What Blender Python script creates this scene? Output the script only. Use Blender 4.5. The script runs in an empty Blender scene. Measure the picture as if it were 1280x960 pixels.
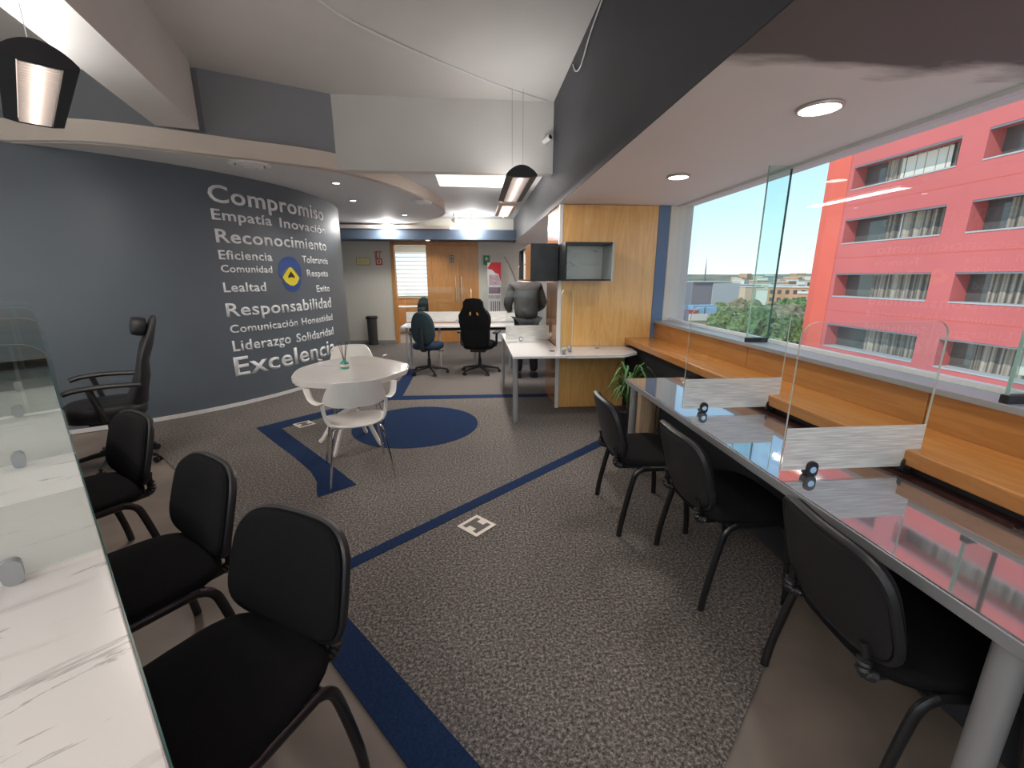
import bpy, bmesh, math, random
from mathutils import Vector, Matrix
R = math.radians
PI = math.pi
random.seed(7)
C = bpy.context.scene.collection

# ---------------------------------------------------------------- camera, world, sun, exposure
cam = bpy.data.objects.new('camera', bpy.data.cameras.new('camera'))
C.objects.link(cam)
cam.data.sensor_width = 36.0
cam.data.lens = 535.0 / 1280.0 * 36.0
cam.data.clip_start = 0.02
cam.data.clip_end = 2000
cam.location = (0, 0, 1.52)
cam.rotation_euler = (PI / 2 - math.atan(133 / 535.0), 0, -math.atan(47 / 551.0))
bpy.context.scene.camera = cam

world = bpy.data.worlds.new('sky')
bpy.context.scene.world = world
world.use_nodes = True
nt = world.node_tree
nt.nodes.clear()
wo = nt.nodes.new('ShaderNodeOutputWorld')
bg = nt.nodes.new('ShaderNodeBackground')
tc = nt.nodes.new('ShaderNodeTexCoord')
sx = nt.nodes.new('ShaderNodeSeparateXYZ')
cr = nt.nodes.new('ShaderNodeValToRGB')
nt.links.new(tc.outputs['Generated'], sx.inputs[0])
nt.links.new(sx.outputs['Z'], cr.inputs[0])
cr.color_ramp.elements[0].position = 0.0
cr.color_ramp.elements[0].color = (0.76, 0.88, 0.88, 1)
cr.color_ramp.elements[1].position = 0.75
cr.color_ramp.elements[1].color = (0.20, 0.42, 0.80, 1)
e = cr.color_ramp.elements.new(0.12); e.color = (0.52, 0.74, 0.84, 1)
e = cr.color_ramp.elements.new(0.30); e.color = (0.30, 0.53, 0.77, 1)
nt.links.new(cr.outputs[0], bg.inputs[0])
bg.inputs[1].default_value = 0.80
nt.links.new(bg.outputs[0], wo.inputs[0])

sun = bpy.data.objects.new('sun', bpy.data.lights.new('sun', 'SUN'))
C.objects.link(sun)
sun.data.energy = 1.6
sun.data.color = (1.0, 0.95, 0.86)
sun.data.angle = R(0.6)
sun.rotation_euler = Vector((0.72, 0.42, -0.78)).to_track_quat('-Z', 'Y').to_euler()

vs = bpy.context.scene.view_settings
vs.view_transform = 'Standard'
vs.look = 'None'
vs.gamma = 1
vs.use_curve_mapping = False
vs.exposure = 1.02

# ---------------------------------------------------------------- materials
def newmat(name):
    m = bpy.data.materials.new(name); m.use_nodes = True
    return m, m.node_tree, m.node_tree.nodes['Principled BSDF']
def col(c): return (c[0], c[1], c[2], 1.0)
def mat(name, c, rough=0.5, metal=0.0, spec=0.5, var=0.0, scale=8.0, bump=0.0, emit=None, es=1.0, coat=0.0):
    m, t, b = newmat(name)
    b.inputs['Roughness'].default_value = rough
    b.inputs['Metallic'].default_value = metal
    b.inputs['Specular IOR Level'].default_value = spec
    b.inputs['Coat Weight'].default_value = coat
    b.inputs['Base Color'].default_value = col(c)
    if emit:
        b.inputs['Emission Color'].default_value = col(emit); b.inputs['Emission Strength'].default_value = es
    if var or bump:
        n = t.nodes.new('ShaderNodeTexNoise'); g = t.nodes.new('ShaderNodeTexCoord')
        n.inputs['Scale'].default_value = scale; n.inputs['Detail'].default_value = 4
        t.links.new(g.outputs['Object'], n.inputs['Vector'])
        r = t.nodes.new('ShaderNodeValToRGB')
        r.color_ramp.elements[0].color = col([v * (1 - var) for v in c])
        r.color_ramp.elements[1].color = col([min(1, v * (1 + var)) for v in c])
        r.color_ramp.elements[0].position = .3; r.color_ramp.elements[1].position = .7
        t.links.new(n.outputs['Fac'], r.inputs[0]); t.links.new(r.outputs[0], b.inputs['Base Color'])
        if bump:
            bp = t.nodes.new('ShaderNodeBump'); bp.inputs['Strength'].default_value = bump; bp.inputs['Distance'].default_value = 0.01
            t.links.new(n.outputs['Fac'], bp.inputs['Height']); t.links.new(bp.outputs[0], b.inputs['Normal'])
    return m
def wood(name, c1, c2, axis='Z', rough=0.3, coat=0.3, scale=1.0):
    m, t, b = newmat(name)
    g = t.nodes.new('ShaderNodeTexCoord'); mp = t.nodes.new('ShaderNodeMapping')
    s = {'X': (0.5, 6, 6), 'Y': (6, 0.5, 6), 'Z': (6, 6, 0.5)}[axis]
    mp.inputs['Scale'].default_value = [v * scale for v in s]
    t.links.new(g.outputs['Object'], mp.inputs[0])
    n = t.nodes.new('ShaderNodeTexNoise'); n.inputs['Scale'].default_value = 1.3; n.inputs['Detail'].default_value = 3; n.inputs['Distortion'].default_value = 1.2
    t.links.new(mp.outputs[0], n.inputs['Vector'])
    w = t.nodes.new('ShaderNodeMath'); w.operation = 'MULTIPLY'; w.inputs[1].default_value = 34
    t.links.new(n.outputs['Fac'], w.inputs[0])
    sn = t.nodes.new('ShaderNodeMath'); sn.operation = 'SINE'; t.links.new(w.outputs[0], sn.inputs[0])
    mr = t.nodes.new('ShaderNodeMapRange'); mr.inputs[1].default_value = -1; mr.inputs[2].default_value = 1
    t.links.new(sn.outputs[0], mr.inputs[0])
    f = t.nodes.new('ShaderNodeTexNoise'); f.inputs['Scale'].default_value = 18; f.inputs['Detail'].default_value = 3
    t.links.new(mp.outputs[0], f.inputs['Vector'])
    ad = t.nodes.new('ShaderNodeMath'); ad.operation = 'MULTIPLY_ADD'; ad.inputs[1].default_value = .35
    t.links.new(mr.outputs[0], ad.inputs[0])
    f2 = t.nodes.new('ShaderNodeMath'); f2.operation = 'MULTIPLY'; f2.inputs[1].default_value = .65
    t.links.new(f.outputs['Fac'], f2.inputs[0]); t.links.new(f2.outputs[0], ad.inputs[2])
    r = t.nodes.new('ShaderNodeValToRGB'); r.color_ramp.elements[0].color = col(c1); r.color_ramp.elements[1].color = col(c2)
    t.links.new(ad.outputs[0], r.inputs[0]); t.links.new(r.outputs[0], b.inputs['Base Color'])
    b.inputs['Roughness'].default_value = rough; b.inputs['Coat Weight'].default_value = coat; b.inputs['Coat Roughness'].default_value = .08
    return m
def marble(name, base, vein, rough=0.25, coat=0.3, rot=0.6, wide=0.62, scale=1.0):
    m, t, b = newmat(name)
    g = t.nodes.new('ShaderNodeTexCoord'); mp = t.nodes.new('ShaderNodeMapping')
    mp.inputs['Rotation'].default_value = (0, 0.5, rot); mp.inputs['Scale'].default_value = (1.2 * scale, 7 * scale, 4 * scale)
    t.links.new(g.outputs['Object'], mp.inputs[0])
    n = t.nodes.new('ShaderNodeTexNoise'); n.inputs['Scale'].default_value = 1.6; n.inputs['Detail'].default_value = 7; n.inputs['Roughness'].default_value = .62; n.inputs['Distortion'].default_value = .5
    t.links.new(mp.outputs[0], n.inputs['Vector'])
    r = t.nodes.new('ShaderNodeValToRGB'); cc = r.color_ramp
    cc.elements[0].position = .30; cc.elements[0].color = col([v * .80 for v in base])
    cc.elements[1].position = .42; cc.elements[1].color = col(base)
    for p, k in ((wide - .02, base), (wide, vein), (wide + .025, base)):
        q = cc.elements.new(p); q.color = col(k)
    t.links.new(n.outputs['Fac'], r.inputs[0]); t.links.new(r.outputs[0], b.inputs['Base Color'])
    b.inputs['Roughness'].default_value = rough; b.inputs['Coat Weight'].default_value = coat; b.inputs['Coat Roughness'].default_value = .04
    return m
def glass(name, tint=(.93, .97, .96), ior=1.6, rough=0.0):
    m = bpy.data.materials.new(name); m.use_nodes = True; t = m.node_tree; t.nodes.clear()
    o = t.nodes.new('ShaderNodeOutputMaterial'); mx = t.nodes.new('ShaderNodeMixShader')
    tr = t.nodes.new('ShaderNodeBsdfTransparent'); gl = t.nodes.new('ShaderNodeBsdfGlossy'); fr = t.nodes.new('ShaderNodeFresnel')
    tr.inputs[0].default_value = col(tint); gl.inputs['Roughness'].default_value = rough; fr.inputs[0].default_value = ior
    ge = t.nodes.new('ShaderNodeNewGeometry')          # reflect at the outer faces only: the slab does not refract
    a = t.nodes.new('ShaderNodeMath'); a.operation = 'SUBTRACT'; a.inputs[0].default_value = 1.0; a.use_clamp = True
    t.links.new(ge.outputs['Backfacing'], a.inputs[1])
    b = t.nodes.new('ShaderNodeMath'); b.operation = 'MULTIPLY'
    t.links.new(fr.outputs[0], b.inputs[0]); t.links.new(a.outputs[0], b.inputs[1]); t.links.new(b.outputs[0], mx.inputs[0])
    t.links.new(tr.outputs[0], mx.inputs[1]); t.links.new(gl.outputs[0], mx.inputs[2]); t.links.new(mx.outputs[0], o.inputs[0])
    return m
def frosted(name, c=(1.0, 1.0, .98), opac=.80, lo=.62):
    m, t, b = newmat(name)
    g = t.nodes.new('ShaderNodeTexCoord'); mp = t.nodes.new('ShaderNodeMapping'); mp.inputs['Scale'].default_value = (2.5, 2.5, 60)
    n = t.nodes.new('ShaderNodeTexNoise'); n.inputs['Scale'].default_value = 3; n.inputs['Detail'].default_value = 3
    t.links.new(g.outputs['Object'], mp.inputs[0]); t.links.new(mp.outputs[0], n.inputs['Vector'])
    r = t.nodes.new('ShaderNodeValToRGB'); r.color_ramp.elements[0].position = .35; r.color_ramp.elements[1].position = .65
    r.color_ramp.elements[0].color = col([v * lo for v in c]); r.color_ramp.elements[1].color = col(c)
    t.links.new(n.outputs['Fac'], r.inputs[0]); t.links.new(r.outputs[0], b.inputs['Base Color'])
    b.inputs['Roughness'].default_value = .35; b.inputs['Alpha'].default_value = opac
    b.inputs['Transmission Weight'].default_value = .25
    return m

M = {}
M['white_paint'] = mat('white ceiling paint', (.66, .64, .62), .85, var=.04, scale=1.5)
M['soffit_paint'] = None
M['rear_paint'] = mat('cool white ceiling paint', (.66, .68, .70), .75)
M['cream_paint'] = mat('cream fascia paint', (.68, .60, .53), .8)
M['grey_paint'] = mat('blue grey upper wall paint', (.26, .27, .29), .8)
M['beam_paint'] = mat('charcoal beam paint', (.045, .047, .058), .55, var=.1, scale=1.2)
M['band_paint'] = mat('slate blue band paint', (.11, .15, .21), .6)
M['pier_paint'] = mat('blue pier paint', (.12, .19, .30), .6)
M['back_paint'] = mat('warm white wall paint', (.68, .66, .59), .8)
M['wall_dark'] = mat('blue grey feature wall paint', (.105, .130, .155), .42, var=.08, scale=.8)
M['navy_wall'] = mat('dark navy wall paint', (.018, .021, .028), .8)
M['alu'] = mat('aluminium', (.62, .63, .64), .35, .8)
M['alu_white'] = mat('white aluminium profile', (.72, .72, .72), .4)
M['steel'] = mat('grey powder steel', (.36, .37, .38), .4, .3)
M['bin_metal'] = mat('dark brushed metal', (.10, .10, .105), .3, .6)
M['chrome'] = mat('chrome', (.75, .75, .76), .12, 1)
M['black_metal'] = mat('black gloss tube', (.012, .012, .013), .28, 0, .6)
M['black_plastic'] = mat('black plastic', (.015, .015, .017), .45)
M['black_fabric'] = mat('black woven fabric', (.009, .009, .010), .95, spec=.12, var=.3, scale=300, bump=.15)
M['blue_fabric'] = mat('dark blue fabric', (.016, .028, .055), .9, spec=.2, var=.2, scale=200)
M['teal_fabric'] = mat('dark teal fabric', (.022, .040, .052), .85, spec=.3, var=.2, scale=200)
M['leather'] = mat('black leather', (.014, .014, .017), .5, var=.2, scale=40, bump=.1)
M['white_plastic'] = mat('white plastic', (.80, .78, .74), .28)
M['column_wood'] = wood('honey oak veneer', (.66, .335, .095), (.86, .53, .20), 'Z', .25, .4)
M['side_wood'] = wood('reddish oak veneer', (.40, .16, .045), (.52, .23, .07), 'Z', .2, .6)
M['door_wood'] = wood('oak sliding door', (.50, .205, .05), (.66, .32, .10), 'Z', .35, .2)
M['bench_wood'] = wood('orange oak bench', (.43, .165, .035), (.58, .26, .075), 'Y', .25, .4)
M['panel_wood'] = wood('orange oak wall panel', (.36, .15, .04), (.50, .235, .07), 'Y', .35, .25)
M['log_wood'] = wood('pale driftwood', (.36, .24, .14), (.62, .48, .33), 'Z', .7, 0)
M['marble_left'] = marble('white veined laminate', (.74, .72, .70), (.40, .38, .37), .22, .4, .55)
M['marble_box'] = marble('white marble lining', (.88, .89, .86), (.25, .26, .26), .3, .2, .8, .585, 1.5)
M['marble_black'] = mat('black stone panel', (.012, .014, .017), .38, var=.5, scale=9)
M['marble_grey'] = marble('grey glazed side', (.42, .47, .47), (.55, .58, .58), .1, .5, .8)
M['white_desk'] = mat('white desk laminate', (.70, .70, .70), .22, coat=.3, var=.02)
M['table_white'] = marble('glossy white table top', (.74, .71, .68), (.70, .67, .64), .12, .6, .2)
M['strip_brown'] = mat('dark brown granite strip', (.045, .02, .018), .25, var=.6, scale=60)
M['cream_ext'] = mat('cream exterior pillar', (.68, .64, .55), .8)
M['glass'] = glass('clear divider glass', (.95, .975, .97))
M['window_glass'] = glass('window glass', (.97, .985, .98), 1.7)
M['fin_glass'] = glass('green fin glass', (.86, .96, .94), 1.5)
M['glass_edge'] = mat('green glass edge', (.30, .50, .44), .15, 0, .6)
M['glass_edge_dark'] = mat('dark glass edge', (.03, .10, .09), .15)
M['glass_edge_pale'] = mat('pale glass edge', (.62, .66, .58), .15)
M['frosted'] = frosted('brushed frosted film')
M['frosted_left'] = frosted('grey frosted film', (.66, .65, .61), .26, .85)
M['blue_carpet'] = mat('navy carpet', (.014, .030, .080), .95, spec=.1, var=.25, scale=120, bump=.2)
M['letter'] = mat('silver white vinyl letters', (.78, .81, .84), .5)
M['logo_blue'] = mat('logo blue', (.02, .07, .27), .4)
M['logo_dark'] = mat('logo black', (.01, .012, .015), .4)
M['logo_yellow'] = mat('logo yellow', (.72, .62, .03), .4)
M['ivory'] = mat('ivory socket plate', (.66, .60, .52), .5)
M['socket_dark'] = mat('socket recess', (.12, .105, .095), .8)
M['shirt'] = mat('charcoal shirt fabric', (.030, .029, .029), .9, var=.25, scale=20)
M['trousers'] = mat('black trousers', (.012, .012, .016), .9)
M['skin'] = mat('skin', (.42, .24, .16), .55)
M['hair'] = mat('black hair', (.01, .008, .007), .6)
M['leaf'] = mat('green leaf', (.06, .16, .035), .5, var=.4, scale=6)
M['teal_glass'] = mat('teal bottle', (.05, .30, .24), .1)
M['reed'] = mat('dark reed', (.03, .02, .015), .8)
M['louvre'] = mat('warm lit louvre', (.8, .6, .5), .4, emit=(1.0, .80, .68), es=.55)
M['tube'] = mat('lamp tube', (1, 1, 1), .4, emit=(1.0, .90, .78), es=5)
M['lamp_disc'] = mat('lamp disc', (1, 1, 1), .4, emit=(1, .95, .88), es=5)
M['panel_light'] = mat('ceiling light panel', (.8, .8, .75), .4, emit=(1, .99, .92), es=.75)
M['rim'] = mat('lamp rim', (.55, .47, .44), .4, .3)
M['red_wall'] = mat('red render', (.58, .135, .128), .85, var=.06, scale=.25)
M['red_corner'] = mat('sunlit red render', (.68, .125, .085), .85, var=.05, scale=.3)  # sunlight on the building corner put into the colour; joint lines reuse it
M['curtain'] = None
M['ext_glass'] = mat('building glass', (.10, .105, .10), .05, 0, .7)
M['sign_yellow'] = mat('yellow plate', (.80, .72, .34), .6)
M['sign_red'] = mat('red print', (.60, .07, .08), .6)
M['sign_green'] = mat('green sign', (.02, .22, .07), .5)
M['sign_white'] = mat('white print', (.75, .75, .75), .6)
M['banner_red'] = mat('banner red', (.60, .02, .03), .5)
M['banner_pink'] = mat('banner pale print', (.55, .42, .46), .5, var=.3, scale=25)
M['banner_dark'] = mat('banner mauve print', (.22, .12, .17), .5)
M['street'] = mat('pale concrete street', (.42, .41, .38), .9, var=.1, scale=.1)
M['grass'] = mat('outside ground', (.20, .19, .12), .95, var=.4, scale=.05)
M['tank_blue'] = mat('pale blue tank', (.22, .45, .62), .6)
M['tank_red'] = mat('red tank', (.42, .10, .08), .7)
M['roof_beige'] = mat('beige roof parapet', (.66, .54, .42), .9, var=.08, scale=.3)
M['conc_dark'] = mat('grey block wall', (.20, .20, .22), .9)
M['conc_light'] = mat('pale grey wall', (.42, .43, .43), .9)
M['house_white'] = mat('white house', (.72, .68, .60), .9)
M['house_orange'] = mat('orange brick house', (.58, .34, .20), .9, var=.15, scale=.3)
M['house_tan'] = mat('tan house', (.62, .48, .34), .9)
M['house_win'] = mat('dark house window', (.10, .08, .07), .6)
M['tree_green'] = mat('tree foliage', (.11, .17, .06), .9, var=.75, scale=3.0)
M['tree_light'] = mat('sunlit yellow green foliage', (.26, .32, .10), .9, var=.6, scale=3.5)
M['tree_brown'] = mat('olive brown foliage', (.20, .18, .10), .9, var=.6, scale=1.2)
M['bark'] = mat('bark', (.08, .05, .03), .9)

def carpet_mat():
    m, t, b = newmat('speckled grey carpet')
    g = t.nodes.new('ShaderNodeTexCoord')
    n = t.nodes.new('ShaderNodeTexNoise'); n.inputs['Scale'].default_value = 75; n.inputs['Detail'].default_value = 3; n.inputs['Roughness'].default_value = .8
    t.links.new(g.outputs['Object'], n.inputs['Vector'])
    r = t.nodes.new('ShaderNodeValToRGB'); cc = r.color_ramp
    cc.elements[0].position = .34; cc.elements[0].color = (.035, .035, .04, 1)
    cc.elements[1].position = .66; cc.elements[1].color = (.37, .33, .30, 1)
    q = cc.elements.new(.5); q.color = (.135, .128, .125, 1)
    t.links.new(n.outputs['Fac'], r.inputs[0])
    n2 = t.nodes.new('ShaderNodeTexNoise'); n2.inputs['Scale'].default_value = 1.2; n2.inputs['Detail'].default_value = 3
    t.links.new(g.outputs['Object'], n2.inputs['Vector'])
    r2 = t.nodes.new('ShaderNodeValToRGB'); r2.color_ramp.elements[0].color = (.82, .80, .78, 1); r2.color_ramp.elements[1].color = (1.08, 1.05, 1.02, 1)
    t.links.new(n2.outputs['Fac'], r2.inputs[0])
    mx = t.nodes.new('ShaderNodeMix'); mx.data_type = 'RGBA'; mx.blend_type = 'MULTIPLY'; mx.inputs[0].default_value = 1
    t.links.new(r.outputs[0], mx.inputs[6]); t.links.new(r2.outputs[0], mx.inputs[7]); t.links.new(mx.outputs[2], b.inputs['Base Color'])
    bp = t.nodes.new('ShaderNodeBump'); bp.inputs['Strength'].default_value = .35; bp.inputs['Distance'].default_value = .006
    t.links.new(n.outputs['Fac'], bp.inputs['Height']); t.links.new(bp.outputs[0], b.inputs['Normal'])
    b.inputs['Roughness'].default_value = 1; b.inputs['Specular IOR Level'].default_value = .1
    return m
M['carpet'] = carpet_mat()
M['laminate'] = mat('beige brown floor', (.20, .165, .14), .42, var=.22, scale=3.0)

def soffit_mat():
    m, t, b = newmat('soffit paint with dark patch')
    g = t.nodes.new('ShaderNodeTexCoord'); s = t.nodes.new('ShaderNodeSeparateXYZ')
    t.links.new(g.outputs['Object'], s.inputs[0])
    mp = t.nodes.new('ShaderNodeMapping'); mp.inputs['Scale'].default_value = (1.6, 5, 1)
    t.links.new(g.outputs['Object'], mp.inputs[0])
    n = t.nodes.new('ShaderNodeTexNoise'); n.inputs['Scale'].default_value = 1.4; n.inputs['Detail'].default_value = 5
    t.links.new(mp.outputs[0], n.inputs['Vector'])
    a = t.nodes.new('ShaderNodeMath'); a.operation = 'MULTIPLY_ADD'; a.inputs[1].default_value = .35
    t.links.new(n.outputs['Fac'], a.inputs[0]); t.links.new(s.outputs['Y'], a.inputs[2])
    r = t.nodes.new('ShaderNodeMapRange'); r.inputs[1].default_value = 1.86; r.inputs[2].default_value = 1.97  # darker tone at the near end, with a noisy edge
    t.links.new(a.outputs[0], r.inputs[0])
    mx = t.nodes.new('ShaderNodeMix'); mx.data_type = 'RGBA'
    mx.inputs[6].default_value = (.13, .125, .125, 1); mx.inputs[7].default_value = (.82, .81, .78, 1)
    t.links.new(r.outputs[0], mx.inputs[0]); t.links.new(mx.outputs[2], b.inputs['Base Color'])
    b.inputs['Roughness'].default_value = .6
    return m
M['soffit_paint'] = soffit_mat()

def desk_mirror():
    m, t, b = newmat('polished mirror dark desk top')
    b.inputs['Base Color'].default_value = (.52, .52, .54, 1)
    b.inputs['Metallic'].default_value = .85; b.inputs['Roughness'].default_value = .045
    return m
M['mirror_desk'] = desk_mirror()

def curtain_mat():
    m, t, b = newmat('beige curtain stripes')
    g = t.nodes.new('ShaderNodeTexCoord'); mp = t.nodes.new('ShaderNodeMapping'); mp.inputs['Scale'].default_value = (1, 4, .05)
    t.links.new(g.outputs['Object'], mp.inputs[0])
    n = t.nodes.new('ShaderNodeTexNoise'); n.inputs['Scale'].default_value = 1.5; n.inputs['Detail'].default_value = 3
    t.links.new(mp.outputs[0], n.inputs['Vector'])
    r = t.nodes.new('ShaderNodeValToRGB'); r.color_ramp.elements[0].position = .4; r.color_ramp.elements[1].position = .62
    r.color_ramp.elements[0].color = (.10, .085, .075, 1); r.color_ramp.elements[1].color = (.42, .36, .29, 1)
    t.links.new(n.outputs['Fac'], r.inputs[0]); t.links.new(r.outputs[0], b.inputs['Base Color'])
    b.inputs['Roughness'].default_value = .8
    return m
M['curtain'] = curtain_mat()

# ---------------------------------------------------------------- helpers
def obj(name, bm, m, parent=None, smooth=False):
    me = bpy.data.meshes.new(name)
    bmesh.ops.recalc_face_normals(bm, faces=bm.faces[:])
    bm.to_mesh(me); bm.free()
    mats = m if isinstance(m, (list, tuple)) else [m]
    for k in mats: me.materials.append(M[k])
    if smooth:
        me.polygons.foreach_set('use_smooth', [True] * len(me.polygons))
        try: me.set_sharp_from_angle(angle=R(40))
        except Exception: pass
    o = bpy.data.objects.new(name, me); C.objects.link(o)
    if parent: o.parent = parent
    return o
def tag(o, label, cat, group=None, kind=None):
    o['label'] = label; o['category'] = cat
    if group: o['group'] = group
    if kind: o['kind'] = kind
    return o
def thing(name, label, cat, loc=(0, 0, 0), rz=0.0, group=None):
    o = bpy.data.objects.new(name, None); C.objects.link(o)
    o.location = loc; o.rotation_euler = (0, 0, rz); o.empty_display_size = .1
    return tag(o, label, cat, group)
def dup(root, loc, rz=None, label=None, group=None, scale=None):
    r = root.copy(); C.objects.link(r); r.location = loc
    if rz is not None: r.rotation_euler = (0, 0, rz)
    if scale: r.scale = scale
    if label: r['label'] = label
    if group: r['group'] = group
    for ch in list(root.children):
        c = ch.copy(); C.objects.link(c); c.parent = r
        for g in ch.children:
            d = g.copy(); C.objects.link(d); d.parent = c
    return r
def struct(name, bm, m, parent=None, smooth=False, label=None):
    o = obj(name, bm, m, parent, smooth); o['kind'] = 'structure'
    if label: o['label'] = label
    return o
def NB(): return bmesh.new()
def bx(bm, x0, x1, y0, y1, z0, z1, bev=0.0, mi=0, mtx=None):
    r = bmesh.ops.create_cube(bm, size=1)
    vs_ = r['verts']
    bmesh.ops.scale(bm, vec=(abs(x1 - x0), abs(y1 - y0), abs(z1 - z0)), verts=vs_)
    bmesh.ops.translate(bm, vec=((x0 + x1) / 2, (y0 + y1) / 2, (z0 + z1) / 2), verts=vs_)
    fs = set(f for v in vs_ for f in v.link_faces)
    for f in fs: f.material_index = mi
    if mtx: bmesh.ops.transform(bm, matrix=mtx, verts=vs_)
    if bev:
        es = list(set(e for v in vs_ for e in v.link_edges))
        bmesh.ops.bevel(bm, geom=es, offset=bev, segments=2, affect='EDGES', profile=.5)
    return bm
def box(x0, x1, y0, y1, z0, z1, bev=0.0): return bx(NB(), x0, x1, y0, y1, z0, z1, bev)
def cyl(bm, p0, p1, r0, r1=None, n=16, cap=True):
    p0 = Vector(p0); p1 = Vector(p1); r1 = r0 if r1 is None else r1
    d = p1 - p0; q = Vector((0, 0, 1)).rotation_difference(d.normalized())
    m = Matrix.Translation((p0 + p1) / 2) @ q.to_matrix().to_4x4()
    bmesh.ops.create_cone(bm, cap_ends=cap, segments=n, radius1=r0, radius2=r1, depth=d.length, matrix=m)
    return bm
def smooth_path(pts, n=6, closed=False):
    P = [Vector(p) for p in pts]; out = []
    N = len(P)
    for i in range(N if closed else N - 1):
        g = (lambda k: P[k % N]) if closed else (lambda k: P[max(0, min(N - 1, k))])
        a, b, c, d = g(i - 1), g(i), g(i + 1), g(i + 2)
        for k in range(n):
            t = k / n
            out.append(.5 * ((2 * b) + (c - a) * t + (2 * a - 5 * b + 4 * c - d) * t * t + (3 * b - a - 3 * c + d) * t ** 3))
    if not closed: out.append(P[-1])
    return out
def tube(bm, pts, r, n=10, ry=None, rads=None):
    pts = [Vector(p) for p in pts]; rings = []
    prev = None
    for i, p in enumerate(pts):
        d = (pts[min(i + 1, len(pts) - 1)] - pts[max(i - 1, 0)]).normalized()
        if prev is None:
            up = Vector((0, 0, 1)) if abs(d.z) < .9 else Vector((0, 1, 0))
            a = d.cross(up).normalized()
        else:
            a = (prev - d * prev.dot(d)).normalized()
        prev = a; b = d.cross(a)
        rr = rads[i] if rads else r; r2 = ry * rr / r if ry else rr
        rings.append([bm.verts.new(p + a * rr * math.cos(2 * PI * k / n) + b * r2 * math.sin(2 * PI * k / n)) for k in range(n)])
    for i in range(len(rings) - 1):
        for k in range(n):
            bm.faces.new((rings[i][k], rings[i][(k + 1) % n], rings[i + 1][(k + 1) % n], rings[i + 1][k]))
    bm.faces.new(rings[0][::-1]); bm.faces.new(rings[-1])
    return bm
def prism(bm, outline, z0, z1, mi=0):
    b = [bm.verts.new((p[0], p[1], z0)) for p in outline]; t = [bm.verts.new((p[0], p[1], z1)) for p in outline]
    n = len(b); fs = [bm.faces.new(b[::-1]), bm.faces.new(t)]
    for i in range(n): fs.append(bm.faces.new((b[i], b[(i + 1) % n], t[(i + 1) % n], t[i])))
    for f in fs: f.material_index = mi
    return bm
def wallstrip(bm, path, z0, z1, th, side=1):
    """vertical wall of thickness th along a plan path; the back lies to the left (side=1) of the path"""
    P = [Vector((p[0], p[1])) for p in path]; N = len(P); off = []
    for i in range(N):
        d = (P[min(i + 1, N - 1)] - P[max(i - 1, 0)]).normalized()
        off.append(P[i] + Vector((-d.y, d.x)) * th * side)
    rows = [[bm.verts.new((q.x, q.y, z)) for q in s] for s, z in ((P, z0), (P, z1), (off, z1), (off, z0))]
    for a in range(4):
        r0, r1 = rows[a], rows[(a + 1) % 4]
        for i in range(N - 1): bm.faces.new((r0[i], r0[i + 1], r1[i + 1], r1[i]))
    bm.faces.new([r[0] for r in rows]); bm.faces.new([r[-1] for r in rows][::-1])
    return bm
def rrect(w, h, r, n=5, cx=0, cy=0):
    out = []
    for (sx_, sy_, a0) in ((1, 1, 0), (-1, 1, 90), (-1, -1, 180), (1, -1, 270)):
        for k in range(n + 1):
            a = R(a0 + 90 * k / n)
            out.append((cx + sx_ * (w / 2 - r) + r * math.cos(a), cy + sy_ * (h / 2 - r) + r * math.sin(a)))
    return out
def lathe(bm, prof, n=24, c=(0, 0)):
    rings = [[bm.verts.new((c[0] + r * math.cos(2 * PI * k / n), c[1] + r * math.sin(2 * PI * k / n), z)) for k in range(n)] for r, z in prof]
    for i in range(len(rings) - 1):
        for k in range(n): bm.faces.new((rings[i][k], rings[i][(k + 1) % n], rings[i + 1][(k + 1) % n], rings[i + 1][k]))
    bm.faces.new(rings[0][::-1]); bm.faces.new(rings[-1])
    return bm
def skin_mesh(name, verts, edges, mats, parent=None, sub=2, root=0):
    me = bpy.data.meshes.new(name); me.from_pydata([v[:3] for v in verts], edges, [])
    o = bpy.data.objects.new(name, me); C.objects.link(o)
    sm = o.modifiers.new('s', 'SKIN'); sk = me.skin_vertices[0].data
    for i, v in enumerate(verts):
        r = v[3]; sk[i].radius = (r, v[4] if len(v) > 4 else r)
        sk[i].use_root = (i == root)
    ss = o.modifiers.new('u', 'SUBSURF'); ss.levels = sub; ss.render_levels = sub
    dg = bpy.context.evaluated_depsgraph_get(); dg.update()
    me2 = bpy.data.meshes.new_from_object(o.evaluated_get(dg))
    o.modifiers.clear(); o.data = me2
    for m_ in mats: me2.materials.append(M[m_])
    me2.polygons.foreach_set('use_smooth', [True] * len(me2.polygons))
    if parent: o.parent = parent
    return o
def light(name, kind, loc, energy, color=(1, 1, 1), size=.2, size_y=None, rot=None, spot=None, parent=None):
    l = bpy.data.lights.new(name, kind); l.energy = energy; l.color = color
    if kind == 'AREA':
        l.size = size
        if size_y: l.shape = 'RECTANGLE'; l.size_y = size_y
    elif kind == 'SPOT': l.shadow_soft_size = size; l.spot_size = spot or R(110); l.spot_blend = .7
    else: l.shadow_soft_size = size
    o = bpy.data.objects.new(name, l); C.objects.link(o); o.location = loc
    if rot: o.rotation_euler = rot
    if parent: o.parent = parent
    return o

# ================================================================ THE SETTING
YB = 10.4          # back wall
ZS = 2.29          # window soffit
ZR = 2.65          # ring soffit / wall top
ZC = 3.42          # main ceiling
XW = 2.27          # window glass
fl = struct('floor', box(-7.5, 2.4, -3.5, 15.0, -.2, -.006), 'laminate')

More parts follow.
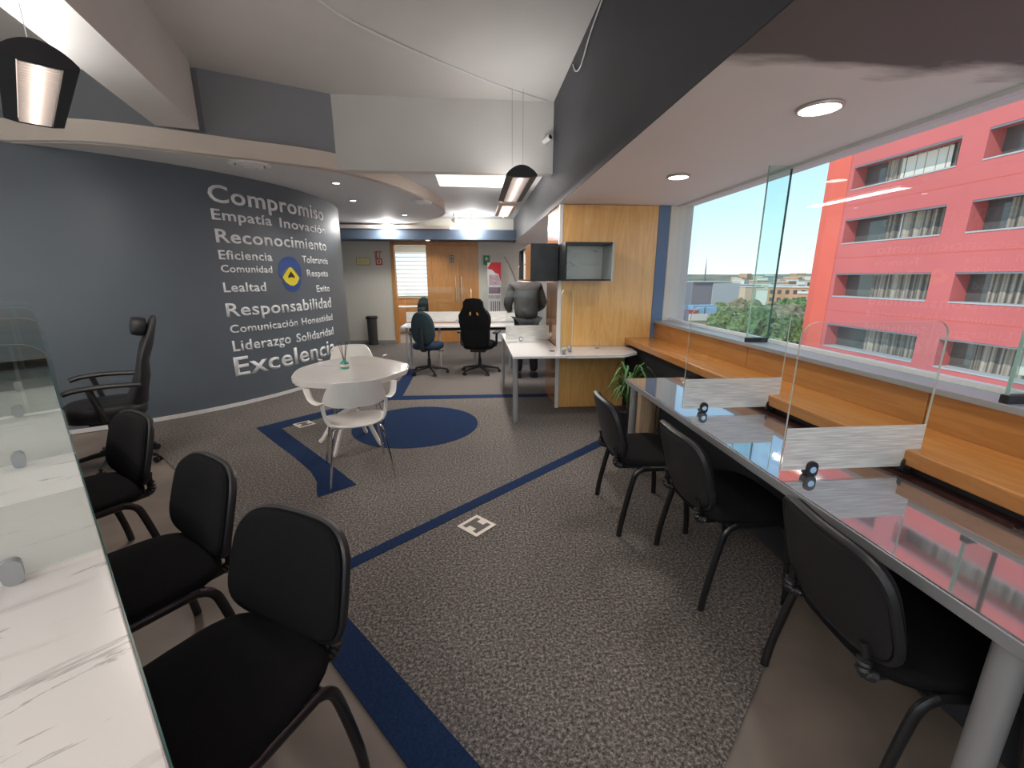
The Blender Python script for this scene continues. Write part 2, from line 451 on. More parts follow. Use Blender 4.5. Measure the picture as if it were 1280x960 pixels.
# carpet: polygon between the diagonal seam on the left and the oblique edge on the right
seam_a, seam_b = (-6.2, 6.75), (-.60, 1.53)
carp = [(-6.2, 6.75), (-3.445, 4.29), (-2.73, 3.705), (-1.418, 2.40), (-.69, 1.60), (.0, .80), (.75, .0), (.10, -.0), (.30, .25), (.762, .969), (1.544, 1.694), (2.08, 2.1), (2.08, 10.38), (-5.5, 10.38)]
carp = [(-6.2, 6.75), (-3.445, 4.29), (-2.73, 3.705), (-1.418, 2.40), (-.69, 1.60), (-.281, 1.131), (.20, .60), (.42, .45), (.762, .969), (1.179, 1.352), (1.544, 1.694), (1.80, 1.95), (1.80, 4.87), (2.24, 5.75), (2.24, 10.38), (-5.5, 10.38)]
carpet = struct('carpet', prism(NB(), carp, -.006, .0), 'carpet', fl)
def inlay(name, pts, parent=fl, m='blue_carpet', z=.003):
    return struct(name, prism(NB(), pts, -.001, z), m, parent)
inlay('carpet_inlay', [(-.70 + .65 * math.cos(2 * PI * k / 56) + .055, 4.385 + .65 * math.sin(2 * PI * k / 56)) for k in range(56)])
inlay('carpet_inlay', [(-.78, 2.15), (-.737, 2.132), (1.232, 3.849), (1.80, 4.35), (1.80, 4.18), (1.178, 3.667), (-.699, 2.055), (-.62, 1.72), (.36, .62), (.20, .56), (-.281, 1.10), (-.66, 1.53), (-.86, 1.76)])
inlay('carpet_inlay', [(-2.298, 4.426), (-1.869, 3.927), (-1.60, 3.62), (-1.342, 3.301), (-1.235, 3.12), (-1.19, 2.98), (-1.144, 2.87), (-.918, 3.045), (-1.256, 3.463), (-2.03, 4.39), (-1.12, 5.37), (1.12, 5.37), (1.12, 5.50), (-.977, 5.56), (-1.0, 7.3), (-1.15, 7.3), (-1.19, 5.62)])
# white skirting at the feature wall and back wall
# --- curved feature wall
CX, CY, CR = -5.34, 7.26, 3.139
def wp(th, r=CR): return (CX + r * math.cos(th), CY + r * math.sin(th))
path = []
t0 = R(-62)
d0 = (math.cos(t0 + PI / 2), math.sin(t0 + PI / 2))
p_ = wp(t0)
path.append((p_[0] - d0[0] * 3.8, p_[1] - d0[1] * 3.8))
for k in range(57): path.append(wp(t0 + (R(62) + R(75)) * k / 56))
wl = struct('wall_left', wallstrip(NB(), path, 0, ZR, .15), 'wall_dark', smooth=True)
bpath = [(wp(t0)[0] - d0[0] * 3.8 + .01, wp(t0)[1] - d0[1] * 3.8 - .008)] + [wp(t0 + (R(62) + R(75)) * k / 56, CR + .012) for k in range(57)]
struct('baseboard_left', wallstrip(NB(), bpath, 0, .042, .012), 'alu_white', smooth=True)

# --- lettering on the curved wall: (word, s0, s1, baseline z, cap height)
WORDS = [('Compromiso', -2.112, -.297, 2.335, .190), ('Empatía', -2.109, -1.401, 2.150, .118), ('Inovación', -1.281, -.284, 2.146, .118),
         ('Reconocimiento', -2.101, -.298, 1.908, .150), ('Eficiencia', -2.101, -1.46, 1.724, .104), ('Tolerancia', -.958, -.298, 1.716, .100),
         ('Comunidad', -2.10, -1.482, 1.581, .084), ('Respeto', -.889, -.335, 1.534, .098), ('Lealtad', -2.105, -1.601, 1.357, .112),
         ('Éxito', -.707, -.33, 1.317, .098), ('Responsabilidad', -2.113, -.33, 1.076, .160), ('Comunicación', -2.105, -1.182, .882, .098),
         ('Honestidad', -1.105, -.33, .882, .098), ('Liderazgo', -2.105, -1.335, .664, .132), ('Solidaridad', -1.235, -.345, .658, .120),
         ('Excelencia', -2.121, -.348, .368, .235)]
WORDS = [('Exito' if w[0] == 'Éxito' else w[0],) + w[1:] for w in WORDS]
def wrap_text(word, s0, s1, zb, cap):
    cu = bpy.data.curves.new('t', 'FONT'); cu.body = word; cu.size = 1; cu.resolution_u = 3; cu.extrude = 0; cu.offset = .016; cu.space_character = 1.06
    to = bpy.data.objects.new('t', cu); C.objects.link(to)
    dg = bpy.context.evaluated_depsgraph_get(); dg.update()
    me = bpy.data.meshes.new_from_object(to.evaluated_get(dg))
    bpy.data.objects.remove(to)
    bm = NB(); bm.from_mesh(me); bpy.data.meshes.remove(me)
    bmesh.ops.remove_doubles(bm, verts=bm.verts[:], dist=.0005)
    xs = [v.co.x for v in bm.verts]; x0, x1 = min(xs), max(xs)
    r = bmesh.ops.extrude_face_region(bm, geom=bm.faces[:])
    for g in r['geom']:
        if isinstance(g, bmesh.types.BMVert): g.co.z = 1
    for v in bm.verts:
        s = s0 + (v.co.x - x0) / (x1 - x0) * (s1 - s0); z = zb + v.co.y / .729 * cap
        q = wp(s / CR, CR + (.004 if v.co.z > .5 else .0005)); v.co = (q[0], q[1], z)
    return bm
for w in WORDS:
    o = obj('lettering', wrap_text(*w), 'letter', wl)
    o['label'] = 'silver white word ' + w[0]
# logo: blue swirl ring, yellow diamond, dark triangle
def wrap_poly(loops, off0, off1, m):
    bm = NB()
    for lp in loops:
        b = [bm.verts.new((*wp(s / CR, CR + off0), z)) for s, z in lp]; t = [bm.verts.new((*wp(s / CR, CR + off1), z)) for s, z in lp]
        n = len(lp)
        bm.faces.new(b); bm.faces.new(t[::-1])
        for i in range(n): bm.faces.new((b[i], b[(i + 1) % n], t[(i + 1) % n], t[i]))
    return obj('logo_emblem', bm, m, wl)
ls, lz = -1.196, 1.555
def arcs(a0, a1, r0f, r1f, n=24):
    o = [];
    for k in range(n + 1):
        a = R(a0 + (a1 - a0) * k / n); o.append((ls + r1f(k / n) * math.cos(a), lz + r1f(k / n) * math.sin(a)))
    for k in range(n, -1, -1):
        a = R(a0 + (a1 - a0) * k / n); o.append((ls + r0f(k / n) * math.cos(a), lz + r0f(k / n) * math.sin(a)))
    return o
up_arc = arcs(-18, 200, lambda t: .150 - .05 * math.sin(PI * t), lambda t: .165 + .06 * math.sin(PI * t) + .01)
lo_arc = arcs(205, 350, lambda t: .150 - .02 * math.sin(PI * t), lambda t: .165 + .055 * math.sin(PI * t))
wrap_poly([up_arc], .0005, .004, 'logo_blue')['label'] = 'blue upper swirl of the wall emblem'
wrap_poly([lo_arc], .0005, .004, 'logo_blue')['label'] = 'blue lower swirl of the wall emblem'
dia = [(ls + (x - ls) * .88, lz + (z - lz) * .88 - .005) for x, z in [(ls - .165, lz - .03), (ls - .09, lz + .05), (ls - .02, lz + .115), (ls + .02, lz + .115), (ls + .09, lz + .04), (ls + .165, lz - .04), (ls + .10, lz - .12), (ls + .03, lz - .155), (ls - .04, lz - .15), (ls - .12, lz - .10)]]
wrap_poly([dia], .0005, .006, 'logo_yellow')['label'] = 'yellow diamond of the wall emblem'
wrap_poly([[(ls - .055, lz - .02), (ls, lz + .045), (ls + .055, lz - .02), (ls + .05, lz - .04), (ls, lz - .025), (ls - .05, lz - .04)]], .0005, .008, 'logo_dark')['label'] = 'dark triangle of the wall emblem'

# --- ceilings
struct('ceiling', box(-7.5, .93, -3.5, 5.5, ZC, ZC + .12), 'white_paint')
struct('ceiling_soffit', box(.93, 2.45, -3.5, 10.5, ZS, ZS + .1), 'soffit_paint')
struct('ceiling_rear', box(-7.5, .93, 5.46, YB, 2.82, 2.92), 'rear_paint')
struct('trim_beam', box(.924, 1.05, -3.5, 10.4, ZS + .002, ZC + .1), 'beam_paint')
struct('trim_bulkhead', box(-1.49, .93, 5.32, 5.46, 2.68, ZC), 'white_paint')
struct('trim_upper_wall', wallstrip(NB(), [(-1.49, 5.32), (-2.55, 4.82), (-4.2, 5.02), (-7.4, 5.3)], 2.75, ZC, .12, -1), 'grey_paint')
# hanging beam that comes toward the camera over the ring
bd = Vector((.257, -.966)); bn = Vector((.966, .257)); b0 = Vector((-2.86, 4.60))
prb = [b0, b0 + bn * .34, b0 + bn * .34 + bd * 7.9, b0 + bd * 7.9]
struct('trim_ceiling_beam', prism(NB(), [(p.x, p.y) for p in prb], 2.86, ZC), 'white_paint')
ring_edge = smooth_path([(-7.3, 5.9, 0), (-6.0, 5.0, 0), (-4.9, 4.62, 0), (-4.2, 4.47, 0), (-3.43, 4.40, 0), (-2.95, 4.53, 0), (-2.29, 4.86, 0), (-1.54, 5.26, 0), (-1.05, 5.98, 0), (-.70, 7.0, 0), (-.50, 8.0, 0), (-.58, 8.7, 0), (-.95, 9.4, 0), (-1.75, 10.3, 0)], 5)
ring_pts = [(p.x, p.y) for p in ring_edge] + [(-7.3, 10.38)]
struct('ceiling_ring', prism(NB(), ring_pts, ZR, ZR + .02), 'rear_paint')
struct('trim_ring_fascia', wallstrip(NB(), [(p.x, p.y) for p in ring_edge], ZR - .004, ZR + .19, .04, 1), 'cream_paint', smooth=True)

# --- back wall with door opening to an office
DX0, DX1 = -1.85, .10; DZ = 2.28
bmw = NB(); bx(bmw, -7.5, DX0, YB, YB + .15, 0, 2.92); bx(bmw, DX1, 2.3, YB, YB + .15, 0, 2.92); bx(bmw, DX0, DX1, YB, YB + .15, DZ, 2.92)
wb = struct('wall_back', bmw, 'back_paint')
struct('trim_band', box(-4.0, .93, 9.85, YB, 2.32, 2.53), 'band_paint')
struct('trim_cornice', box(-4.0, -.5, 9.78, YB, 2.53, 2.60), 'cream_paint')
struct('baseboard_back', box(-3.2, DX0 - .06, YB - .012, YB, 0, .07), 'steel')
# door frame & sliding wood panels
bmf = NB(); bx(bmf, DX0 - .05, DX0 + .03, YB - .02, YB + .17, 0, DZ + .05, .004); bx(bmf, DX0, DX1, YB - .02, YB + .17, DZ - .04, DZ + .04, .004)
dr = thing('sliding_door', 'wide honey oak sliding door wall with steel pull bars at the far end', 'door', (0, YB, 0))
def rel(bm, o):
    bmesh.ops.translate(bm, vec=-Vector(o.location), verts=bm.verts[:]); return bm
struct('door_frame', bmf, 'door_wood')
obj('door_panel', rel(box(-1.10, -.98, YB + .02, YB + .10, 0, DZ - .04, .004), dr), 'door_wood', dr)
obj('door_panel', rel(box(-.975, -.38, YB + .02, YB + .08, 0, DZ - .04, .004), dr), 'door_wood', dr)
obj('door_panel', rel(box(-.375, DX1, YB + .03, YB + .09, 0, DZ - .04, .004), dr), 'door_wood', dr)
for x in (-.44, -.31):
    h = NB(); cyl(h, (x, YB - .03, .95), (x, YB - .03, 1.55), .012, n=10); cyl(h, (x, YB - .03, 1.0), (x, YB + .03, 1.0), .008, n=8); cyl(h, (x, YB - .03, 1.5), (x, YB + .03, 1.5), .008, n=8)
    obj('pull_bar', rel(h, dr), 'chrome', dr)
ps = obj('door_sign', rel(box(-.56, -.47, YB + .010, YB + .02, 1.86, 2.02), dr), 'black_plastic', dr)
h = NB(); bx(h, -.545, -.485, YB + .004, YB + .011, 1.875, 2.005); obj('sign_plate', rel(h, dr), 'ivory', ps)
h = NB(); bx(h, -.530, -.518, YB + .0, YB + .005, 1.89, 1.98); bx(h, -.530, -.503, YB + .0, YB + .005, 1.968, 1.98); bx(h, -.505, -.497, YB, YB + .005, 1.935, 1.975); bx(h, -.53, -.503, YB, YB + .005, 1.93, 1.942); bx(h, -.51, -.50, YB, YB + .005, 1.89, 1.935)
obj('sign_letter', rel(h, dr), 'black_plastic', ps)

# --- the office beyond the door
struct('wall_office', wallstrip(NB(), [(-3.4, YB + .15), (-3.4, 14.3)], 0, 2.72, .1, 1), 'back_paint')
bmo = NB(); bx(bmo, -3.4, 1.5, 14.3, 14.42, 0, .95); bx(bmo, -3.4, 1.5, 14.3, 14.42, 2.30, 2.72); bx(bmo, -1.15, 1.5, 14.3, 14.42, .95, 2.30); bx(bmo, -3.4, -3.1, 14.3, 14.42, .95, 2.3)
struct('wall_office', bmo, 'back_paint')
struct('wall_office', box(1.4, 1.5, YB + .15, 14.3, 0, 2.72), 'back_paint')
struct('ceiling_office', box(-3.4, 1.5, YB + .15, 14.4, 2.62, 2.72), 'white_paint')
w3 = struct('window_3', box(-3.1, -1.15, 14.34, 14.36, .95, 2.30), 'window_glass')
for k in range(11):
    z = 1.0 + k * .125
    obj('blind_slat', box(-3.08, -1.17, 14.22, 14.25, z, z + .035), 'alu_white', w3)
od = thing('office_desk', 'white desk in the office seen through the open doorway', 'desk', (-2.05, 12.4, 0))
obj('desk_top', box(-.85, 1.0, -.35, .35, .71, .74, .005), 'white_desk', od)
for x in (-.78, .93):
    for y in (-.28, .28): obj('leg', cyl(NB(), (x, y, 0), (x, y, .71), .02, n=10), 'steel', od)
cab = thing('office_cabinet', 'low reddish wood cabinet under the office window', 'cabinet', (-1.6, 14.0, 0))
obj('body', box(-.9, .9, -.2, .2, 0, .88, .005), 'side_wood', cab)
obj('top_board', box(-.93, .93, -.23, .23, .88, .91, .005), 'side_wood', cab)
for k in range(3): obj('door', box(-.88 + k * .6, -.30 + k * .6, -.215, -.2, .04, .86, .003), 'side_wood', cab)

# --- side wall (window side): soffit, sill wall, bench, window
struct('wall_right', box(1.80, 2.30, -3.5, 4.87, 0, .775), 'navy_wall')
wr2 = NB(); bx(wr2, 2.10, 2.30, 5.75, 10.4, 0, 1.0); struct('wall_right_rear', wr2, 'back_paint')
struct('wall_right_pier', box(2.045, 2.17, 4.872, 5.75, 0, ZS), 'pier_paint')
pn = thing('wainscot_panelling', 'orange oak panelling between the window sill and the long bench', 'panelling', (2.09, 0, .84))
ys = [-3.4, -2.35, -.99, .38, 1.74, 3.10, 4.47, 4.868]
for a, b in zip(ys[:-1], ys[1:]):
    obj('panel', box(0, .018, a + .003, b - .003, 0, .165, .002), 'panel_wood', pn)
bn_ = thing('window_bench', 'long orange oak bench shelf running under the window', 'bench', (1.74, 0, .775))
obj('seat_board', box(0, .36, -3.4, 4.866, 0, .065, .006), 'bench_wood', bn_)
win = struct('window_1', box(XW - .005, XW + .005, -3.4, 4.86, 1.05, ZS), 'window_glass')
struct('window_sill', box(2.07, 2.25, -3.4, 4.866, 1.005, 1.035, .003), 'steel', win)
struct('window_sill', box(2.28, 2.30, -3.4, 4.866, 1.00, 1.045, .003), 'alu_white', win)
struct('window_frame', box(XW - .02, XW + .02, -3.4, 4.866, 1.035, 1.06), 'alu_white', win)
struct('window_frame', box(XW - .02, XW + .03, -3.4, 4.87, ZS - .022, ZS), 'alu_white', win)
struct('wall_right_sill', box(2.112, 2.285, -3.4, 4.866, .84, 1.005), 'cream_ext')
for y in (3.13, 1.46, -.22):
    f = thing('glass_fin', {3.13: 'upright green glass fin at the window, nearer the wood clad column', 1.46: 'upright green glass fin at the window, at the right edge of the picture', -.22: 'upright green glass fin at the window behind the camera'}[y], 'glass fin', (2.09, y, 1.035))
    obj('fin_pane', box(0, .165, -.007, .007, .02, 1.252), 'fin_glass', f)
    obj('fin_edge', box(-.003, .0, -.007, .007, .02, 1.252), 'glass_edge', f)
    obj('fin_edge', box(.165, .169, -.009, .009, .02, 1.252), 'glass_edge_dark', f)
    obj('clamp', box(-.01, .17, -.016, .016, 0, .035, .003), 'black_plastic', f)
w2 = struct('window_2', box(2.2, 2.21, 5.75, 10.3, 1.0, ZS), 'window_glass')
for y in (7.2, 8.8): struct('mullion', box(2.17, 2.24, y - .03, y + .03, 1.0, ZS), 'alu', w2)
ext = thing('exterior_pillar', 'cream rendered exterior pillar just outside the window beside the blue pier', 'pillar', (2.38, 5.2, 0))
obj('shaft', box(-.205, .06, -.325, .5, -12, 4.2, .01), 'cream_ext', ext)
obj('base_block', box(.06, .16, -.24, .5, -12, 1.13), 'conc_light', ext)
# walls behind and beside the camera, outside the frame
bmb = NB(); bx(bmb, -7.5, 2.4, -3.6, -3.5, 0, .9); bx(bmb, -7.5, 2.4, -3.6, -3.5, 2.6, 3.5)
for x in (-7.5, -4.2, -1.0, 2.0): bx(bmb, x, x + .35, -3.6, -3.5, .9, 2.6)
struct('wall_front', bmb, 'back_paint')
struct('wall_side', box(-7.6, -7.5, -3.5, YB, 0, 3.5), 'back_paint')

# --- wood clad column
cl = thing('wood_clad_column', 'square column clad in honey oak veneer with white corner strip', 'column', (.96, 4.87, 0))
obj('front_panel', box(.0, 1.08, 0, .02, .74, ZS - .005, .002), 'column_wood', cl)
obj('lower_panel', box(.0, .80, 0, .02, 0.005, .735, .002), 'column_wood', cl)
obj('side_panel', box(-.02, .0, .01, .80, 0.005, ZS - .005, .002), 'side_wood', cl)
obj('corner_strip', box(-.028, .012, -.008, .03, 0.0, ZS - .004, .002), 'alu_white', cl)
obj('core', box(.001, 1.08, .021, .86, 0, ZS - .006), 'navy_wall', cl)

# --- two cube shelves on the column
b2 = thing('cube_shelf', 'square box shelf with white marble back on the column front', 'shelf', (1.185, 4.685, 1.68))
w_, d_, h_ = .51, .37, .385
obj('side_panel', box(-w_ / 2, -w_ / 2 + .018, -d_ / 2, d_ / 2, -h_ / 2, h_ / 2), 'marble_black', b2)
obj('side_panel', box(w_ / 2 - .018, w_ / 2, -d_ / 2, d_ / 2, -h_ / 2, h_ / 2), 'marble_grey', b2)
obj('top_panel', box(-w_ / 2 + .018, w_ / 2 - .018, -d_ / 2, d_ / 2, h_ / 2 - .016, h_ / 2), 'marble_black', b2)
obj('bottom_panel', box(-w_ / 2 + .018, w_ / 2 - .018, -d_ / 2, d_ / 2, -h_ / 2, -h_ / 2 + .016), 'marble_black', b2)
obj('back_panel', box(-w_ / 2 + .018, w_ / 2 - .018, d_ / 2 - .015, d_ / 2, -h_ / 2 + .016, h_ / 2 - .016), 'marble_box', b2)
b1 = thing('side_shelf', 'long box shelf with black stone end panel on the column side', 'shelf', (.775, 5.45, 1.68))
obj('end_panel', box(-.16, .145, -.63, -.61, -.20, .20), 'marble_black', b1)
obj('end_panel', box(-.16, .145, .61, .63, -.20, .20), 'marble_black', b1)
obj('top_panel', box(-.16, .145, -.61, .61, .184, .20), 'marble_black', b1)
obj('bottom_panel', box(-.16, .145, -.61, .61, -.20, -.184), 'marble_black', b1)
obj('back_panel', box(.12, .145, -.61, .61, -.184, .184), 'marble_box', b1)
obj('shutter', box(-.165, -.145, -.61, -.20, -.184, .184), 'side_wood', b1)
obj('divider', box(-.15, .12, .12, .14, -.184, .184), 'marble_box', b1)

# ================================================================ LIGHTS OF THE ROOM AND ADDED FILL
def downlight(x, y, z, label, r=.075, p=8, group='recessed downlights', disc='lamp_disc'):
    t = thing('downlight', label, 'light', (x, y, z), 0, group)
    obj('rim', lathe(NB(), [(r + .012, -.004), (r + .010, -.012), (r, -.014), (r - .004, -.004)], 28), 'rim', t, True)
    obj('diffuser', lathe(NB(), [(r - .002, -.005), (r - .002, -.012)], 28), disc, t)
    if p: light('lamp', 'SPOT', (0, 0, -.03), p, (1, .93, .84), r * .8, parent=t, spot=R(130))
    return t
downlight(1.615, 2.11, ZS, 'large round recessed downlight in the window soffit, the nearer one', .085, 14, 'soffit downlights')
downlight(1.605, 3.51, ZS, 'round recessed downlight in the window soffit, nearer the wood clad column', .075, 22, 'soffit downlights')
downlight(1.61, .6, ZS, 'round recessed downlight in the window soffit above the near desk end', .075, 14, 'soffit downlights')
for x, y, l in ((-1.66, 5.83, 'small bright spotlight in the ring ceiling nearest the feature wall lettering'), (-1.79, 7.07, 'small bright spotlight in the ring ceiling near the curved wall end'), (-1.26, 8.55, 'small spotlight in the ring ceiling close to the far round vent')):
    downlight(x, y, ZR, l, .042, 13, 'ring ceiling spotlights')
for x, y, l in ((-1.80, 9.72, 'glaring spotlight hanging left of the doorway above the blue band'), (-.03, 9.70, 'glaring spotlight hanging above the oak door over the blue band')):
    t_ = thing('spotlight', l, 'light', (x, y, 2.82), 0, 'rear ceiling spotlights')
    obj('stem', cyl(NB(), (0, 0, 0), (0, 0, -.16), .008, n=8), 'alu', t_)
    obj('housing', lathe(NB(), [(.03, -.14), (.05, -.15), (.052, -.18)], 20), 'alu_white', t_, True)
    obj('globe', lathe(NB(), [(.046, -.178), (.044, -.20), (.03, -.22), (.01, -.226)], 20), 'lamp_disc', t_, True)
    light('lamp', 'POINT', (0, -.02, -.26), 18, (1, .97, .93), .05, parent=t_)
downlight(-1.0, 9.95, 2.32, 'small spotlight under the blue band over the doorway', .05, 8, 'band spotlight')
lp = struct('trim_light_panel', box(-.47, .47, 5.6, 6.78, 2.805, 2.83), 'panel_light')

def pendant(name_label, x, y, z, L, rz, wires, es=1.0, power=30, up=1.0, wire_top=ZC):
    t = thing('pendant_light', name_label, 'light', (x, y, z), rz)
    W = .27; prof = []
    n = 12
    for k in range(n + 1):
        a = k / n; prof.append((-W / 2 + W * a, .012 + .075 * math.sin(PI * a) ** .8))
    outer = prof + [(W / 2, .0), (.075, -.012), (-.075, -.012), (-W / 2, 0)]
    for y0, y1 in ((-L / 2, -L / 2 + .02), (L / 2 - .02, L / 2)):
        bm = NB()
        f = [bm.verts.new((px, y0, pz)) for px, pz in outer]; g = [bm.verts.new((px, y1, pz)) for px, pz in outer]
        bm.faces.new(f); bm.faces.new(g[::-1])
        for i in range(len(f)): bm.faces.new((f[i], f[(i + 1) % len(f)], g[(i + 1) % len(f)], g[i]))
        obj('end_cap', bm, 'black_plastic', t)
    bm = NB()
    top = [(a, b) for a, b in prof]
    for seg in (top + [(W / 2, 0), (.078, -.012), (.074, .02)], ):
        pts = seg + [(-.074, .02), (-.078, -.012), (-W / 2, 0)]
        f = [bm.verts.new((px, -L / 2 + .02, pz)) for px, pz in pts]; g = [bm.verts.new((px, L / 2 - .02, pz)) for px, pz in pts]
        for i in range(len(f)): bm.faces.new((f[i], f[(i + 1) % len(f)], g[(i + 1) % len(f)], g[i]))
    obj('housing', bm, 'black_plastic', t)
    obj('reflector', box(-.072, .072, -L / 2 + .02, L / 2 - .02, .012, .018), 'louvre', t)
    obj('lamp_tube', cyl(NB(), (0, -L / 2 + .04, .003), (0, L / 2 - .04, .003), .008, n=8), 'tube', t)
    n = int(L / .042)
    for k in range(n):
        yy = -L / 2 + .035 + k * (L - .07) / (n - 1)
        obj('louvre_blade', box(-.072, .072, yy - .002, yy + .002, -.012, .006), 'alu', t)
    for wx, wy in wires:
        obj('hanging_wire', cyl(NB(), (wx, wy, .08), (wx, wy, wire_top - z), .0025, n=6), 'steel', t)
    light('lamp', 'AREA', (0, 0, -.03), power, (1, .90, .82), .14, L - .1, parent=t)
    light('fill_uplight', 'AREA', (0, 0, .11), power * up, (1, .97, .94), .2, L - .1, rot=(PI, 0, 0), parent=t)  # upward light added so the ceiling gets brighter
    return t
pendant('large black louvred pendant lamp hanging at the upper left over the marble desk', -2.42, 2.93, 2.50, 1.25, R(43), [(0, .25), (0, -.25)], power=9, up=.3, wire_top=2.862)
pendant('black louvred pendant lamp hanging near the charcoal beam, the nearer of the two', .43, 4.66, 2.38, 1.28, 0, [(-.0, .36), (.115, .36)], power=9, up=.35)
p3 = thing('pendant_light', 'smaller brownish louvred pendant lamp farther back below the rear ceiling', 'light', (.44, 6.25, 2.40))
bmv = NB(); lathe(bmv, [(.02, .05), (.10, .045), (.12, .02), (.11, .0)], 24); bmesh.ops.scale(bmv, vec=(1, 2, 1), verts=bmv.verts[:])
obj('housing', box(-.12, .12, -.5, .5, .0, .05, .02), 'rim', p3)
obj('reflector', box(-.07, .07, -.46, .46, -.006, .0), 'louvre', p3)
obj('lamp_tube', cyl(NB(), (0, -.44, -.014), (0, .44, -.014), .008, n=8), 'tube', p3)
for yy in (-.4, .4): obj('hanging_wire', cyl(NB(), (0, yy, .05), (0, yy, .42), .0025, n=6), 'steel', p3)
light('lamp', 'AREA', (0, 0, -.03), 26, (1, .93, .86), .14, .9, parent=p3)
light('fill_uplight', 'AREA', (0, 0, .07), 4, (1, .93, .88), .2, .9, rot=(PI, 0, 0), parent=p3)  # added upward light that brightens the rear ceiling
# unseen pendants of the same kind, added to brighten the ceiling
for x, y, rz_ in ((-1.2, -1.6, 43.5), (-3.6, -.2, 43.5), (-5.2, 2.2, 43.5)):
    pendant('unseen black louvred pendant lamp added as fill, ' + {-1.2: 'behind the camera', -3.6: 'left of the camera', -5.2: 'beyond the left edge'}[x], x, y, 2.40, 1.16, R(rz_), [(0, .25), (0, -.25)], power=18, up={-1.2: 2.6, -3.6: 1.2, -5.2: .5}[x])
tl = thing('fill_floor_lamp', 'unseen white uplighter floor lamp added as fill behind the camera', 'lamp', (1.55, -1.9, 0))  # unseen lamp added to brighten the window soffit
obj('base', lathe(NB(), [(.15, 0), (.15, .02), (.02, .035)], 24), 'alu', tl, True); obj('pole', cyl(NB(), (0, 0, .03), (0, 0, 1.7), .012, n=10), 'alu', tl)
obj('bowl', lathe(NB(), [(.03, 1.68), (.10, 1.72), (.16, 1.80), (.155, 1.80), (.09, 1.735), (.01, 1.70)], 24), 'alu_white', tl, True)
light('lamp', 'AREA', (0, 0, 1.81), 60, (1, .96, .92), .25, rot=(PI, 0, 0), parent=tl)
lt = light('office_lamp', 'AREA', (-1.5, 12.4, 2.58), 40, (1, .97, .92), 1.2, 1.2)

# ================================================================ CEILING DETAILS
def vent(x, y, z, label, r=.15):
    t = thing('ceiling_diffuser', label, 'vent', (x, y, z), 0, 'round air diffusers in the ring ceiling')
    obj('outer_ring', lathe(NB(), [(r, -.003), (r, -.012), (r * .86, -.028), (r * .74, -.018), (r * .74, -.003)], 32), 'alu_white', t, True)
    obj('gap', lathe(NB(), [(r * .74, -.004), (r * .74, -.009)], 32), 'black_plastic', t)
    obj('middle_ring', lathe(NB(), [(r * .66, -.010), (r * .62, -.036), (r * .4, -.042), (r * .3, -.02)], 32), 'alu_white', t, True)
    obj('centre_disc', lathe(NB(), [(r * .30, -.02), (r * .28, -.052), (r * .12, -.055)], 24), 'alu_white', t, True)
vent(-2.27, 5.01, ZR, 'white round air diffuser in the ring ceiling above the word Compromiso', .19)
vent(-.78, 7.12, ZR, 'round air diffuser at the rounded end of the ring ceiling', .16)
dm = thing('dome_sensor', 'small white dome sensor with dark eye on the rear ceiling', 'sensor', (-.40, 9.62, 2.72))
obj('dome', lathe(NB(), [(.065, 0), (.062, -.03), (.045, -.055), (.02, -.066)], 20), 'alu_white', dm, True)
obj('eye', lathe(NB(), [(.024, -.05), (.02, -.072)], 12), 'black_plastic', dm)
obj('stem', cyl(NB(), (0, 0, .1), (0, 0, -.01), .02, n=12), 'alu_white', dm)
cc_ = thing('security_camera', 'small white security camera on the bulkhead by the charcoal beam', 'camera', (.84, 5.30, 3.02))
obj('bracket', bx(cyl(NB(), (0, .01, .03), (0, -.06, .0), .010, n=10), -.03, .03, .0, .018, .0, .06), 'alu_white', cc_)
obj('body', cyl(NB(), (.03, -.11, .01), (-.02, .0, -.01), .032, n=16), 'alu_white', cc_, True)
obj('lens', cyl(NB(), (.031, -.113, .0105), (.028, -.108, .009), .022, n=14), 'black_plastic', cc_)
cd = NB(); tube(cd, smooth_path([(-1.75, 2.0, ZC - .006), (-1.4, 2.8, ZC - .007), (-1.045, 3.69, ZC - .006), (-.7, 4.1, ZC - .014), (-.2, 4.55, ZC - .006), (.3, 4.95, ZC - .006), (.84, 5.29, ZC - .008)], 6), .009, 8)
tag(obj('ceiling_cable', cd, 'alu_white', None, True), 'long pale cable running diagonally across the main ceiling', 'cable')
cd = NB(); tube(cd, smooth_path([(.915, 2.6, ZC - .01), (.915, 3.2, ZC - .02), (.912, 3.7, ZC - .10), (.912, 4.0, ZC - .20), (.912, 4.2, ZC - .16), (.912, 4.32, ZC - .06)], 6), .006, 8)
tag(obj('beam_cable', cd, 'alu_white', None, True), 'pale cable sagging along the top of the charcoal beam', 'cable')
cd = NB(); tube(cd, smooth_path([(-2.08, 2.32, 2.855), (-2.20, 2.28, 2.82), (-2.42, 2.36, 2.76), (-2.52, 2.56, 2.70), (-2.46, 2.76, 2.64), (-2.42, 2.86, 2.59)], 6), .005, 8)
tag(obj('lamp_cable', cd, 'alu_white', None, True), 'white curled cable feeding the large pendant lamp at the upper left', 'cable')

